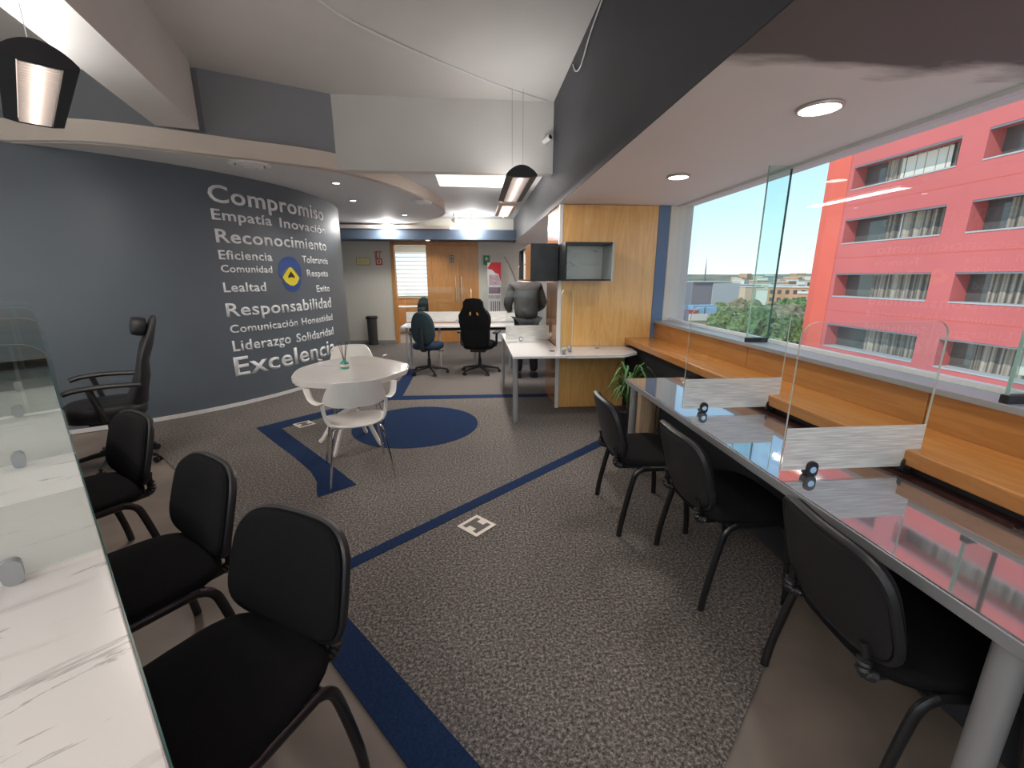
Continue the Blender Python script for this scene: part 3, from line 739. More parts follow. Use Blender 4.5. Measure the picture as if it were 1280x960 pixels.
# ================================================================ DESKS
def divider_glass(parent, w, z0, z1, th=.008, fz=.18, clips=(.12, .55), film='frosted', edge='glass_edge_pale', clip_m='black_plastic', lowfilm=True):
    """local: runs along +x from 0 to w at y=0"""
    r = .06
    out = [(0, z0), (w, z0)] + [(w - r + r * math.cos(R(a)), z1 - r + r * math.sin(R(a))) for a in range(0, 91, 15)] + [(r + r * math.cos(R(a)), z1 - r + r * math.sin(R(a))) for a in range(90, 181, 15)]
    bm = NB(); f = [bm.verts.new((x, -th / 2, z)) for x, z in out]; g = [bm.verts.new((x, th / 2, z)) for x, z in out]
    bm.faces.new(f); bm.faces.new(g[::-1])
    for i in range(len(f)):
        q = bm.faces.new((f[i], f[(i + 1) % len(f)], g[(i + 1) % len(f)], g[i])); q.material_index = 1
    obj('glass_pane', bm, ['glass', edge], parent)
    if lowfilm: obj('frosted_film', box(.003, w - .003, -th / 2 - .002, -th / 2 - .0005, z0 + .002, z0 + fz), film, parent)
def add_clip(parent, x, z, m='black_plastic', w=.046, h=.066):
    bm = NB(); prism(bm, rrect(w, h, w * .48, 6), -.017, .017)
    bmesh.ops.rotate(bm, cent=(0, 0, 0), matrix=Matrix.Rotation(PI / 2, 3, 'X'), verts=bm.verts[:])
    bmesh.ops.translate(bm, vec=(x, 0, z), verts=bm.verts[:])
    c = obj('clip', bm, m, parent)
    s = NB(); cyl(s, (x, -.0175, z), (x, -.020, z), w * .3, n=12); obj('clip_screw', s, 'chrome', c)
# right desk
rd = thing('window_desk', 'long mirror-polished dark desk along the window bench', 'desk', (1.19, 0, 0))
obj('desk_top', box(0, .50, -1.2, 3.235, .715, .74, .003), 'mirror_desk', rd)
obj('front_edge', box(-.006, .0, -1.2, 3.235, .70, .737, .002), 'steel', rd)
ed = obj('rear_strip', box(.503, .60, -1.2, 3.235, .70, .738, .003), 'strip_brown', rd)
g_ = NB(); prism(g_, rrect(.035, .09, .017, 5, .535, 1.045), .7385, .742); obj('cable_grommet', g_, 'chrome', ed)
g_ = NB(); prism(g_, rrect(.020, .06, .009, 5, .535, 1.045), .742, .7435); obj('cable_slot', g_, 'black_plastic', ed)
obj('modesty_panel', box(.34, .355, -1.1, 3.15, .12, .70), 'navy_wall', rd)
for y in (3.17, .72, -1.0):
    l_ = cyl(NB(), (.05, y, .0), (.05, y, .715), .030 if y > 1 else .034, n=20); obj('leg', l_, 'steel', rd, True)
for y in (3.17,): obj('leg', cyl(NB(), (.5, y, 0), (.5, y, .7), .03, n=20), 'steel', rd, True)
for y, l in ((2.335, 'clear glass divider with frosted base on the window desk, nearest the column'), (1.495, 'clear glass divider with frosted base across the middle of the window desk'), (.655, 'clear glass divider on the near end of the window desk')):
    t = thing('desk_divider', l, 'divider', (1.21, y, .74))
    divider_glass(t, .60, .025, .62)
    add_clip(t, .13, .030); add_clip(t, .55, .032, w=.056, h=.07)

# left marble desk, turned
ua = math.atan2(.683, -.730)
ld = thing('marble_desk', 'white desk with grey marble veins at the left edge of the picture', 'desk', (-.514, .575, 0), R(133.2) - PI / 2)
# local +y runs along the near-right edge away from the camera, the desk lies to local -x
obj('desk_top', box(-1.35, 0, -1.1, 4.3, .71, .74, .004), 'marble_left', ld)
obj('edge_band', box(.0, .004, -1.1, 4.3, .708, .737), 'glass_edge_dark', ld)
for x in (-.1, -1.25):
    for y in (-.9, 1.4, 3.8): obj('leg', cyl(NB(), (x, y, 0), (x, y, .71), .03, n=14), 'steel', ld)
obj('modesty_panel', box(-.70, -.68, -1.0, 3.8, .10, .70), 'navy_wall', ld)
ldm = ld.matrix_basis
k_ = 0
for p, l in (((-1.097, 1.192), 'nearest clear glass divider with rounded corner on the marble desk'), ((-1.810, 1.965), 'second clear glass divider from the front on the marble desk'),
             ((-2.508, 2.70), 'third clear glass divider from the front on the marble desk'), ((-3.10, 3.33), 'farthest clear glass divider on the marble desk')):
    a = R(133.2) - PI / 2
    t = thing('desk_divider', l, 'divider', (p[0], p[1], .74), a + PI)
    divider_glass(t, 1.25, .012, .62, film='frosted_left', clips=(.2,), fz=.20)
    for cx_ in (.17, 1.0):
        add_clip(t, cx_, .035, 'steel', .04, .07)

# second desk by the column (white), with divider and corner shelf
d2 = thing('white_desk', 'white desk with round grey legs beside the column', 'desk', (.37, 4.27, 0))
obj('desk_top', box(0, .56, 0, 1.86, .715, .742, .004), 'white_desk', d2)
for x, y in ((.04, .11), (.0, 1.51)): obj('leg', cyl(NB(), (x, y, .0), (x, y, .715), .028 if y < 1 else .02, n=18), 'steel', d2, True)
g_ = NB(); cyl(g_, (.46, .30, .742), (.46, .30, .745), .03, n=18); obj('cable_grommet', g_, 'black_plastic', d2)
g_ = NB(); cyl(g_, (.25, 1.2, .742), (.25, 1.2, .745), .025, n=18); obj('cable_grommet', g_, 'steel', d2)
t = thing('desk_divider', 'clear glass divider with frosted base across the white desk', 'divider', (.375, 5.33, .742))
divider_glass(t, .545, .02, .62); add_clip(t, .19, .03, 'steel')
t = thing('desk_divider', 'narrow upright glass divider at the end of the white desk, seen edge on', 'divider', (.86, 4.27, .742), R(57))
divider_glass(t, .33, .02, .66, lowfilm=False); add_clip(t, .1, .03, 'steel'); add_clip(t, .27, .03, 'steel')
cs = thing('corner_shelf', 'white wedge-shaped desk top in front of the column', 'desk', (.93, 4.29, 0))
sh = [(0.003, -.02), (.60, -.02), (.80, .14), (.84, .40), (.80, .572), (.003, .572)]
obj('desk_top', prism(NB(), sh, .712, .740), 'white_desk', cs)
obj('wall_bracket', box(.02, .78, .53, .572, .66, .712), 'black_plastic', cs)
g_ = NB(); cyl(g_, (.45, .45, .740), (.45, .45, .743), .025, n=18); obj('cable_grommet', g_, 'black_plastic', cs)

# third desk further back
d3 = thing('white_desk', 'long white desk in front of the oak door with frosted dividers', 'desk', (-1.22, 7.15, 0))
obj('desk_top', box(0, 2.35, 0, .55, .715, .742, .004), 'white_desk', d3)
for x, y in ((.08, .08), (.62, .08), (1.2, .08), (1.8, .08), (.08, .5), (2.28, .08), (2.28, .5)): obj('leg', cyl(NB(), (x, y, .0), (x, y, .715), .02, n=12), 'steel', d3)
obj('under_beam', box(.1, 2.25, .25, .29, .64, .71), 'black_plastic', d3)
for x0, x1, l in ((-1.20, -.12, 'low frosted glass divider at the back of the long white desk, left half'), (.14, 1.1, 'low frosted glass divider at the back of the long white desk, right half')):
    t = thing('desk_divider', l, 'divider', (x0, 7.66, .742))
    divider_glass(t, x1 - x0, .02, .62); add_clip(t, x1 - x0 - .2, .03, 'steel')
# glass divider of d3 in the middle (vertical pane toward viewer)
t = thing('desk_divider', 'clear upright glass divider across the long white desk beside the gaming chair', 'divider', (-.06, 7.18, .742), R(90))
divider_glass(t, .46, .02, .60, lowfilm=False); add_clip(t, .15, .03, 'steel')

# ================================================================ CHAIRS
def pad(w, h, th, r, bulge=.0, bow=0.0, nx=10, ny=10):
    """rounded pad in xz plane, front toward +y; superellipse outline"""
    bm = NB(); n = 40
    def out(a, k=1.0):
        ca, sa = math.cos(a), math.sin(a); e_ = 2 / r
        return (w / 2 * k * math.copysign(abs(ca) ** e_, ca), h / 2 * k * math.copysign(abs(sa) ** e_, sa))
    layers = [(-th / 2, .90), (-th / 2 * .75, .97), (-th * .15, 1.0), (th * .15, 1.0), (th / 2 * .75, .965), (th / 2, .88)]
    rings = []
    for y, k in layers:
        rings.append([bm.verts.new((out(2 * PI * i / n, k)[0], y, out(2 * PI * i / n, k)[1])) for i in range(n)])
    def cap(ring, y, s):
        last = ring
        for k in (.6, .3):
            kk = layers[0][1] if s < 0 else layers[-1][1]
            rr = [bm.verts.new((out(2 * PI * i / n, kk * k)[0], y + s * bulge * (1 - k * k), out(2 * PI * i / n, kk * k)[1])) for i in range(n)]
            for i in range(n): bm.faces.new((last[i], last[(i + 1) % n], rr[(i + 1) % n], rr[i]))
            last = rr
        bm.faces.new(last)
    for j in range(len(rings) - 1):
        for i in range(n): bm.faces.new((rings[j][i], rings[j][(i + 1) % n], rings[j + 1][(i + 1) % n], rings[j + 1][i]))
    cap(rings[0], -th / 2, -1); cap(rings[-1], th / 2, 1)
    if bow:
        for v in bm.verts: v.co.y += bow * (v.co.x / (w / 2)) ** 2
    return bm
def shear_taper(bm, h, top):
    for v in bm.verts: v.co.x *= 1 + (top - 1) * (v.co.z / h + .5)
    return bm
def make_visitor_chair(label, group):
    t = thing('visitor_chair', label, 'chair', (0, 0, 0), 0, group)
    s = pad(.49, .45, .055, 3.6, .008)
    bmesh.ops.rotate(s, cent=(0, 0, 0), matrix=Matrix.Rotation(PI / 2, 3, 'X'), verts=s.verts[:])
    for v in s.verts:
        v.co.z += .45; v.co.x *= 1 + .08 * (v.co.y / .22)
    obj('seat', s, 'black_fabric', t, True)
    tilt = R(-15)
    mt = Matrix.Translation((0, -.252, .638)) @ Matrix.Rotation(-tilt, 4, 'X')
    b = shear_taper(pad(.48, .345, .045, 3.9, .008, .035), .345, .90); bmesh.ops.transform(b, matrix=mt, verts=b.verts[:])
    bo = obj('backrest', b, 'black_fabric', t, True)
    rm = NB(); n = 40; pts = []
    for i in range(n + 1):
        a = 2 * PI * i / n; ca, sa = math.cos(a), math.sin(a)
        x = .243 * math.copysign(abs(ca) ** .513, ca); z = .176 * math.copysign(abs(sa) ** .513, sa)
        x *= 1 - .10 * (z / .345 + .5); pts.append(Vector((x, -.012 + .035 * (x / .24) ** 2, z)))
    tube(rm, pts, .010, 8, .014); bmesh.ops.transform(rm, matrix=mt, verts=rm.verts[:])
    obj('backrest_rim', rm, 'black_plastic', bo, True)
    sh_ = shear_taper(pad(.47, .335, .012, 3.9, .004, .035), .335, .90); bmesh.ops.transform(sh_, matrix=mt @ Matrix.Translation((0, -.024, 0)), verts=sh_.verts[:])
    obj('backrest_shell', sh_, 'black_plastic', bo, True)
    for sx_ in (-1, 1):
        fx = sx_ * .255
        obj('leg', tube(NB(), smooth_path([(fx, .20, 0), (fx, .195, .12), (fx - sx_ * .006, .17, .34), (fx - sx_ * .008, .150, .405), (fx - sx_ * .010, .115, .43)], 4), .0125, 10, .017), 'black_metal', t, True)
        obj('leg', tube(NB(), smooth_path([(fx, -.215, 0), (fx, -.20, .12), (fx - sx_ * .006, -.155, .34), (fx - sx_ * .008, -.13, .405), (fx - sx_ * .010, -.09, .43)], 4), .0125, 10, .017), 'black_metal', t, True)
        obj('seat_rail', tube(NB(), [(fx - sx_ * .010, .12, .430), (fx - sx_ * .010, -.095, .430)], .0125, 10, .017), 'black_metal', t, True)
        obj('back_post', tube(NB(), smooth_path([(sx_ * .15, -.02, .415), (sx_ * .165, -.19, .418), (sx_ * .17, -.235, .44), (sx_ * .165, -.228, .49), (sx_ * .16, -.236, .53)], 5), .011, 10, .016), 'black_metal', t, True)
        bl = NB(); 
        rads = []; pts = smooth_path([(sx_ * .168, -.200, .420), (sx_ * .17, -.232, .442), (sx_ * .166, -.232, .480)], 6)
        tube(bl, pts, .02, 12, rads=[.021 if i % 2 else .016 for i in range(len(pts))])
        obj('bellows', bl, 'black_plastic', t, True)
    obj('cross_bar', tube(NB(), [(-.245, -.11, .425), (.245, -.11, .425)], .010, 8), 'black_metal', t, True)
    obj('cross_bar', tube(NB(), [(-.245, .12, .425), (.245, .12, .425)], .010, 8), 'black_metal', t, True)
    return t
def head(dx, dy): return math.atan2(-dx, dy)
GL = 'black visitor chairs at the marble desk'; GR = 'black visitor chairs at the window desk'
v0 = make_visitor_chair('large black padded visitor chair in the left foreground at the marble desk', GL)
v0.location = (-.70, .985, 0); v0.rotation_euler = (0, 0, head(-.47, -.88))
dup(v0, (-1.25, 1.47, 0), head(-.62, -.785), 'black padded visitor chair behind the foreground one at the marble desk', GL)
dup(v0, (-1.99, 2.12, 0), head(-.58, -.815), 'third black visitor chair from the front at the marble desk, half hidden by glass', GL)
dup(v0, (1.06, 2.485, 0), head(1, -.02), 'black visitor chair at the window desk nearest the log planter', GR)
dup(v0, (1.245, 1.875, 0), head(1, 0), 'middle black visitor chair at the window desk', GR)
dup(v0, (1.325, 1.04, 0), head(.99, -.10), 'near black visitor chair at the window desk, at the right foreground', GR)

def star_base(t, m, n=5, r=.30, hub=.42, a0=.3, gas='black_metal'):
    for k in range(n):
        a = a0 + 2 * PI * k / n; c_, s_ = math.cos(a), math.sin(a)
        arm = obj('base_arm', tube(NB(), [(0, 0, .115), (c_ * r * .5, s_ * r * .5, .095), (c_ * r, s_ * r, .065)], .02, 8, rads=[.026, .02, .014]), m, t, True)
        cst = NB(); px_, py_ = c_ * r, s_ * r
        for o_ in (-.014, .014): cyl(cst, (px_ - s_ * o_ - s_ * .009 * (1 if o_ > 0 else -1), py_ + c_ * o_ + c_ * .009 * (1 if o_ > 0 else -1), .026), (px_ - s_ * o_, py_ + c_ * o_, .026), .026, n=14)
        cyl(cst, (px_, py_, .03), (px_, py_, .07), .008, n=8)
        obj('caster', cst, 'black_plastic', arm)
    obj('gas_column', tube(NB(), [(0, 0, .09), (0, 0, .25), (0, 0, .251), (0, 0, hub)], .02, 12, rads=[.03, .028, .018, .018]), gas, t, True)
def seatpad(bm, z, w):
    bmesh.ops.rotate(bm, cent=(0, 0, 0), matrix=Matrix.Rotation(PI / 2, 3, 'X'), verts=bm.verts[:])
    for v in bm.verts: v.co.z += z
    return bm
# blue task chair
tc_ = thing('task_chair', 'dark blue swivel task chair without arms at the long white desk', 'chair', (-.76, 6.93, 0), R(-14))
obj('seat', seatpad(pad(.47, .46, .09, 2.8, .01), .46, 0), 'blue_fabric', tc_, True)
mt = Matrix.Translation((0, -.235, .76)) @ Matrix.Rotation(R(8), 4, 'X')
b = shear_taper(pad(.42, .52, .055, 2.5, .01, .03), .52, .80); bmesh.ops.transform(b, matrix=mt, verts=b.verts[:]); bo = obj('backrest', b, 'teal_fabric', tc_, True)
b = shear_taper(pad(.40, .50, .02, 2.5, .01, .03), .50, .80); bmesh.ops.transform(b, matrix=mt @ Matrix.Translation((0, -.035, 0)), verts=b.verts[:]); obj('backrest_shell', b, 'teal_fabric', bo, True)
obj('back_bracket', tube(NB(), smooth_path([(0, .05, .41), (0, -.22, .40), (0, -.285, .45), (0, -.295, .62), (0, -.30, .78)], 5), .035, 10, .012), 'black_plastic', tc_, True)
obj('seat_mechanism', box(-.08, .08, -.12, .12, .39, .43, .01), 'black_plastic', tc_)
obj('lever', cyl(NB(), (.06, 0, .40), (.24, .02, .37), .007, n=8), 'black_plastic', tc_)
star_base(tc_, 'black_plastic', hub=.42, r=.29)
dup(tc_, (-1.50, 11.75, 0), R(150), 'dark swivel chair in the office seen through the open doorway')
# gaming chair
gc = thing('gaming_chair', 'tall black gaming chair with slotted headrest at the long white desk', 'chair', (.06, 6.92, 0), R(-14))
obj('seat', seatpad(pad(.50, .50, .11, 3, .0), .47, 0), 'black_fabric', gc, True)
bm = NB(); 
outl = [(x * .88, .47 + (z - .47) * .85) for x, z in [(.0, .47), (.20, .48), (.235, .60), (.245, .80), (.27, .95), (.265, 1.05), (.215, 1.13), (.175, 1.20), (.165, 1.29), (.12, 1.34), (.0, 1.355)]]
prof = [(x, z) for x, z in outl] + [(-x, z) for x, z in outl[::-1][1:-1]]
slots = [[(x * .9, .47 + (z - .47) * .85) for x, z in [(.035, 1.12), (.085, 1.10), (.095, 1.06), (.08, 1.04), (.045, 1.045), (.033, 1.07)]]]
slots.append([(-x, z) for x, z in slots[0][::-1]])
def plate_with_holes(bm, outer, holes, y0, y1, bend=lambda x, z: 0):
    for y in (y0, y1):
        es = []
        for lp in [outer] + holes:
            vs_ = [bm.verts.new((x, y, z)) for x, z in lp]
            es += [bm.edges.new((vs_[i], vs_[(i + 1) % len(vs_)])) for i in range(len(vs_))]
        bmesh.ops.triangle_fill(bm, use_beauty=True, use_dissolve=False, edges=es)
    bm.verts.ensure_lookup_table()
    off = sum(len(l) for l in [outer] + holes); st = 0
    vv = list(bm.verts)
    for lp in [outer] + holes:
        n = len(lp)
        for i in range(n): bm.faces.new((vv[st + i], vv[st + (i + 1) % n], vv[off + st + (i + 1) % n], vv[off + st + i]))
        st += n
    for v in bm.verts: v.co.y += bend(v.co.x, v.co.z)
plate_with_holes(bm, prof, slots, -.30, -.215, lambda x, z: -.16 * (z - .47) + .25 * x * x)
bo = obj('backrest', bm, 'black_fabric', gc)
for s in (-1, 1):
    obj('side_bolster', tube(NB(), smooth_path([(s * .17, -.20, .50), (s * .19, -.20, .60), (s * .20, -.23, .75), (s * .22, -.25, .88), (s * .21, -.26, .96), (s * .17, -.28, 1.02)], 4), .03, 10, .04), 'leather', bo, True)
    ar = NB(); tube(ar, [(s * .27, -.05, .45), (s * .29, -.04, .50), (s * .29, -.02, .66)], .02, 8, .03); bx(ar, s * .29 - .045, s * .29 + .045, -.15, .13, .66, .69, .012)
    obj('armrest', ar, 'black_plastic', gc)
obj('seat_mechanism', box(-.12, .12, -.15, .15, .36, .415, .01), 'black_plastic', gc)
star_base(gc, 'black_plastic', hub=.40, r=.32)
# executive chairs at left
def make_exec(label, loc, rz, group):
    t = thing('executive_chair', label, 'chair', loc, rz, group)
    obj('seat', seatpad(pad(.52, .52, .12, 3, .0), .48, 0), 'leather', t, True)
    sections = [(-.20, .52, .15, .42), (-.23, .62, .12, .47), (-.27, .74, .10, .48), (-.29, .86, .075, .46), (-.33, .98, .085, .44), (-.37, 1.08, .06, .36), (-.40, 1.18, .05, .26), (-.41, 1.21, .03, .2)]
    bm = NB(); rings = []
    for y, z, th, w in sections:
        rings.append([bm.verts.new((w / 2 * math.copysign(abs(math.cos(a)) ** .6, math.cos(a)), y + th / 2 * math.sin(a) + .10 * (math.cos(a) * w) ** 2, z)) for a in [2 * PI * k / 24 for k in range(24)]])
    for j in range(len(rings) - 1):
        for i in range(24): bm.faces.new((rings[j][i], rings[j][(i + 1) % 24], rings[j + 1][(i + 1) % 24], rings[j + 1][i]))
    bm.faces.new(rings[0][::-1]); bm.faces.new(rings[-1])
    bo = obj('backrest', bm, 'leather', t, True)
    hr = pad(.26, .15, .09, 3, .01); bmesh.ops.transform(hr, matrix=Matrix.Translation((0, -.30, 1.13)) @ Matrix.Rotation(R(10), 4, 'X'), verts=hr.verts[:]); obj('headrest', hr, 'leather', t, True)
    for s in (-1, 1):
        obj('armrest', tube(NB(), smooth_path([(s * .29, -.24, .70), (s * .30, -.05, .715), (s * .30, .12, .71), (s * .29, .20, .69)], 4), .03, 8, .02), 'black_plastic', t, True)
        obj('armrest_post', tube(NB(), smooth_path([(s * .27, .0, .44), (s * .30, .02, .52), (s * .30, .06, .70)], 4), .018, 8, .028), 'black_plastic', t, True)
    obj('seat_mechanism', box(-.1, .1, -.12, .12, .37, .42, .01), 'black_plastic', t)
    star_base(t, 'black_plastic', hub=.42, r=.31)
    return t
GE = 'leather executive chairs by the feature wall'
make_exec('black leather executive chair with headrest beside the dark feature wall', (-3.02, 3.62, 0), head(-.80, -.60), None)

# white armchairs
def make_white_chair(label, loc, rz):
    t = thing('white_armchair', label, 'chair', loc, rz, 'white plastic armchairs at the teardrop table')
    s = pad(.44, .42, .022, 3.2, .0)
    seatpad(s, .45, 0)
    for v in s.verts: v.co.z += -.018 * (1 - (v.co.x / .22) ** 2) + (.012 if v.co.y < -.15 else 0) ; v.co.x *= 1 + .10 * v.co.y / .2
    obj('seat', s, 'white_plastic', t, True)
    # curved backrest band
    bm = NB(); N = 28; rows = []
    for j, off in enumerate((0, .012)):
        grid = []
        for i in range(N + 1):
            u = -1 + 2 * i / N
            a = R(56) * u
            rad = .255 + off
            x = rad * math.sin(a) * 1.02; y = .02 - rad * math.cos(a)
            top = .80 - .012 * u * u - .135 * (max(0, abs(u) - .60) / .40) ** 1.6; bot = .605 + .02 * (max(0, abs(u) - .5) / .5) ** 1.5
            grid.append([bm.verts.new((x, y - .03 * ((zz - .6) / .2), zz)) for zz in [bot + (top - bot) * q / 4 for q in range(5)]])
        rows.append(grid)
    for g in rows:
        for i in range(N):
            for q in range(4): bm.faces.new((g[i][q], g[i + 1][q], g[i + 1][q + 1], g[i][q + 1]))
    A, B = rows
    for i in range(N):
        bm.faces.new((A[i][4], A[i + 1][4], B[i + 1][4], B[i][4])); bm.faces.new((A[i][0], A[i + 1][0], B[i + 1][0], B[i][0]))
    for i in (0, N):
        for q in range(4): bm.faces.new((A[i][q], A[i][q + 1], B[i][q + 1], B[i][q]))
    obj('backrest', bm, 'white_plastic', t, True)
    for sx_ in (-1, 1):
        # arm band sweeping forward and down to the seat
        bm = NB(); pth = smooth_path([(sx_ * .205, -.13, .635), (sx_ * .250, -.09, .618), (sx_ * .292, -.03, .632), (sx_ * .312, .02, .672), (sx_ * .322, .05, .71)], 5)
        tube(bm, pth, .026, 10, .008); obj('armrest', bm, 'white_plastic', t, True)
        obj('back_strut', tube(NB(), smooth_path([(sx_ * .225, -.11, .63), (sx_ * .225, -.10, .56), (sx_ * .205, -.11, .48), (sx_ * .17, -.12, .44)], 5), .014, 8, .008), 'white_plastic', t, True)
        for sy_ in (-1, 1):
            obj('leg', tube(NB(), smooth_path([(sx_ * .235, sy_ * .25, 0), (sx_ * .205, sy_ * .215, .22), (sx_ * .175, sy_ * .18, .40), (sx_ * .15, sy_ * .155, .425), (sx_ * .10, sy_ * .12, .43)], 4), .0085, 8), 'chrome', t, True)
    return t
wc = make_white_chair('white armchair with chrome legs in front of the teardrop table, seen from behind', (-.955, 3.29, 0), R(21))
dup(wc, (-1.30, 4.60, 0), R(200), 'white armchair on the far side of the teardrop table by the feature wall')

# teardrop table
tt = thing('teardrop_table', 'glossy white teardrop-shaped meeting table on curved white legs', 'table', (-1.14, 3.87, 0))
tp = smooth_path([(x, y, 0) for x, y in [(-1.53, 3.66), (-1.44, 3.40), (-1.25, 3.27), (-1.02, 3.235), (-.82, 3.30), (-.68, 3.50), (-.60, 3.72)]], 5) + smooth_path([(x, y, 0) for x, y in [(-.615, 3.93), (-.74, 4.09), (-.92, 4.27), (-1.08, 4.40), (-1.23, 4.42), (-1.37, 4.30), (-1.49, 4.08), (-1.55, 3.86), (-1.53, 3.66)]], 5)[:-1]
bm = NB(); prism(bm, [(p.x + 1.14, p.y - 3.87) for p in tp], .705, .745)
es = [e_ for e_ in bm.edges if abs(e_.verts[0].co.z - e_.verts[1].co.z) < 1e-6]
bmesh.ops.bevel(bm, geom=es, offset=.013, segments=3, affect='EDGES')
obj('table_top', bm, 'table_white', tt, True)
obj('top_support', box(-.25, .25, -.2, .2, .68, .705, .006), 'white_plastic', tt)
obj('pedestal', tube(NB(), [(0, 0, .30), (0, 0, .5), (0, 0, .69)], .04, 16, rads=[.045, .035, .045]), 'white_plastic', tt, True)
for fx, fy in ((-.09, -.27), (.22, -.05), (.02, .27), (-.30, .06)):
    obj('leg', tube(NB(), smooth_path([(fx * 1.15, fy * 1.15, .012), (fx, fy, .06), (fx * .6, fy * .6, .24), (fx * .2, fy * .2, .33), (0, 0, .35)], 5), .016, 8, .022), 'white_plastic', tt, True)
rb = thing('reed_diffuser', 'small teal glass reed diffuser with dark sticks on the teardrop table', 'diffuser', (-1.15, 3.80, .745))
obj('bottle', lathe(NB(), [(.032, 0), (.036, .006), (.036, .045), (.030, .06), (.014, .07), (.014, .085)], 20), 'teal_glass', rb, True)
obj('label_band', lathe(NB(), [(.037, .018), (.0372, .042)], 20), 'ivory', rb)
for k in range(6):
    a = k * 1.1; obj('reed_stick', cyl(NB(), (0, 0, .05), (.045 * math.cos(a), .045 * math.sin(a), .24), .0018, n=6), 'reed', rb)

# ================================================================ SMALL THINGS
def socket_plate(loc, rz, label, s=.17):
    t = thing('floor_socket', label, 'socket', loc, rz, 'ivory floor socket plates')
    obj('plate', box(-s / 2, s / 2, -s / 2, s / 2, .001, .006, .001), 'ivory', t)
    bm = NB()
    k = s / .17
    bx(bm, -.060 * k, .060 * k, -.060 * k, -.028 * k, .006, .0075); bx(bm, -.060 * k, .060 * k, .028 * k, .060 * k, .006, .0075); bx(bm, -.028 * k, .028 * k, -.029 * k, .029 * k, .006, .0075)
    obj('socket_recess', bm, 'socket_dark', t)
socket_plate((-.018, 2.413, 0), R(44), 'ivory floor socket plate on the grey carpet in the middle of the floor', .175)
socket_plate((-1.84, 4.50, 0), R(44), 'ivory floor socket plate inside the blue carpet boomerang', .17)
tb = thing('waste_bin', 'tall slim cylindrical dark metal bin against the rear white wall', 'bin', (-2.38, 10.18, 0))
obj('body', lathe(NB(), [(.10, .0), (.105, .01), (.115, .60), (.12, .62)], 24), 'bin_metal', tb, True)
obj('rim', lathe(NB(), [(.135, .60), (.135, .64), (.115, .66), (.10, .64)], 24), 'black_plastic', tb, True)
obj('base_ring', lathe(NB(), [(.11, 0), (.112, .04), (.105, .05)], 24), 'black_plastic', tb, True)
sg = thing('wall_sign', 'yellow rectangular plate on the white rear wall above the bin', 'sign', (-2.52, YB - .012, 1.88))
obj('plate', box(-.145, .145, -.0, .012, -.075, .075, .002), 'sign_yellow', sg); obj('border', box(-.152, .152, .004, .012, -.082, .082), 'black_plastic', sg); obj('print_line', box(-.11, .11, -.002, .0, -.004, .004), 'rim', sg); obj('print_line', box(-.11, .11, -.002, 0, .025, .033), 'rim', sg); obj('print_line', box(-.11, .06, -.002, 0, -.040, -.032), 'rim', sg)
sg = thing('extinguisher_sign', 'red and pale extinguisher sign on the rear wall left of the doorway', 'sign', (-2.17, YB - .008, 1.95))
obj('plate', box(-.085, .085, 0, .008, -.16, .16), 'back_paint', sg)
for x0, x1, z0, z1 in ((-.08, -.06, .0, .15), (-.05, .0, .13, .15), (-.05, -.03, .0, .15), (-.05, .0, .0, .02), (.015, .035, .0, .15), (.015, .08, .13, .15), (-.07, .08, -.15, -.12), (-.07, .08, -.03, -.005), (-.07, -.045, -.15, -.01), (.055, .08, -.15, -.01), (-.015, .025, -.10, -.05)):
    obj('print_mark', box(x0, x1, -.003, 0, z0, z1), 'sign_red', sg)
sg = thing('exit_sign', 'green emergency exit sign projecting from the rear wall by the banner', 'sign', (.29, YB - .03, 1.93))
obj('panel', box(-.075, .075, -.015, .0, -.12, .09, .002), 'sign_green', sg); obj('pictogram', bx(bx(NB(), -.02, .02, -.018, -.015, -.02, .05), -.045, .045, -.018, -.015, .005, .02), 'sign_white', sg)
obj('bracket', box(.02, .09, -.01, .03, -.20, -.12), 'sign_green', sg)
bn2 = thing('roll_up_banner', 'tall white roll-up banner with red top standing at the rear wall', 'banner', (.46, 10.25, 0))
obj('cloth', box(-.155, .155, -.004, .004, .05, 1.86), 'sign_white', bn2)
rdh = NB(); prism(rdh, [(-.155, 1.72), (-.05, 1.70), (.03, 1.62), (.10, 1.60), (.155, 1.42), (.155, 1.86), (-.06, 1.86), (-.11, 1.80)], -.008, -.004)
bmesh.ops.rotate(rdh, cent=(0, 0, 0), matrix=Matrix.Rotation(PI / 2, 3, 'X'), verts=rdh.verts[:])
for v in rdh.verts: v.co.y = -abs(v.co.y) if v.co.y < 0 else -v.co.y
obj('printed_corner', rdh, 'banner_red', bn2)
obj('printed_patch', box(-.12, .13, -.006, -.0045, 1.35, 1.58), 'banner_pink', bn2)
obj('printed_patch', box(-.13, .14, -.006, -.0045, 1.16, 1.30), 'banner_dark', bn2)
obj('printed_patch', box(-.14, .14, -.006, -.0045, 1.04, 1.12), 'banner_pink', bn2)
for k in range(5): obj('printed_bar', box(-.09 + k * .05, -.065 + k * .05, -.006, -.0045, .60, .98), 'banner_dark', bn2)
obj('base_case', box(-.18, .18, -.06, .06, 0, .06, .01), 'alu', bn2)
cb = NB(); tube(cb, smooth_path([(.70, YB - .01, 2.0), (.85, YB - .015, 1.75), (.98, YB - .015, 1.4), (1.02, YB - .02, 1.0), (1.0, YB - .02, .75)], 6), .006, 6)
tag(obj('wall_cable', cb, 'black_plastic'), 'thin dark cable hanging down the rear white wall behind the person', 'cable')

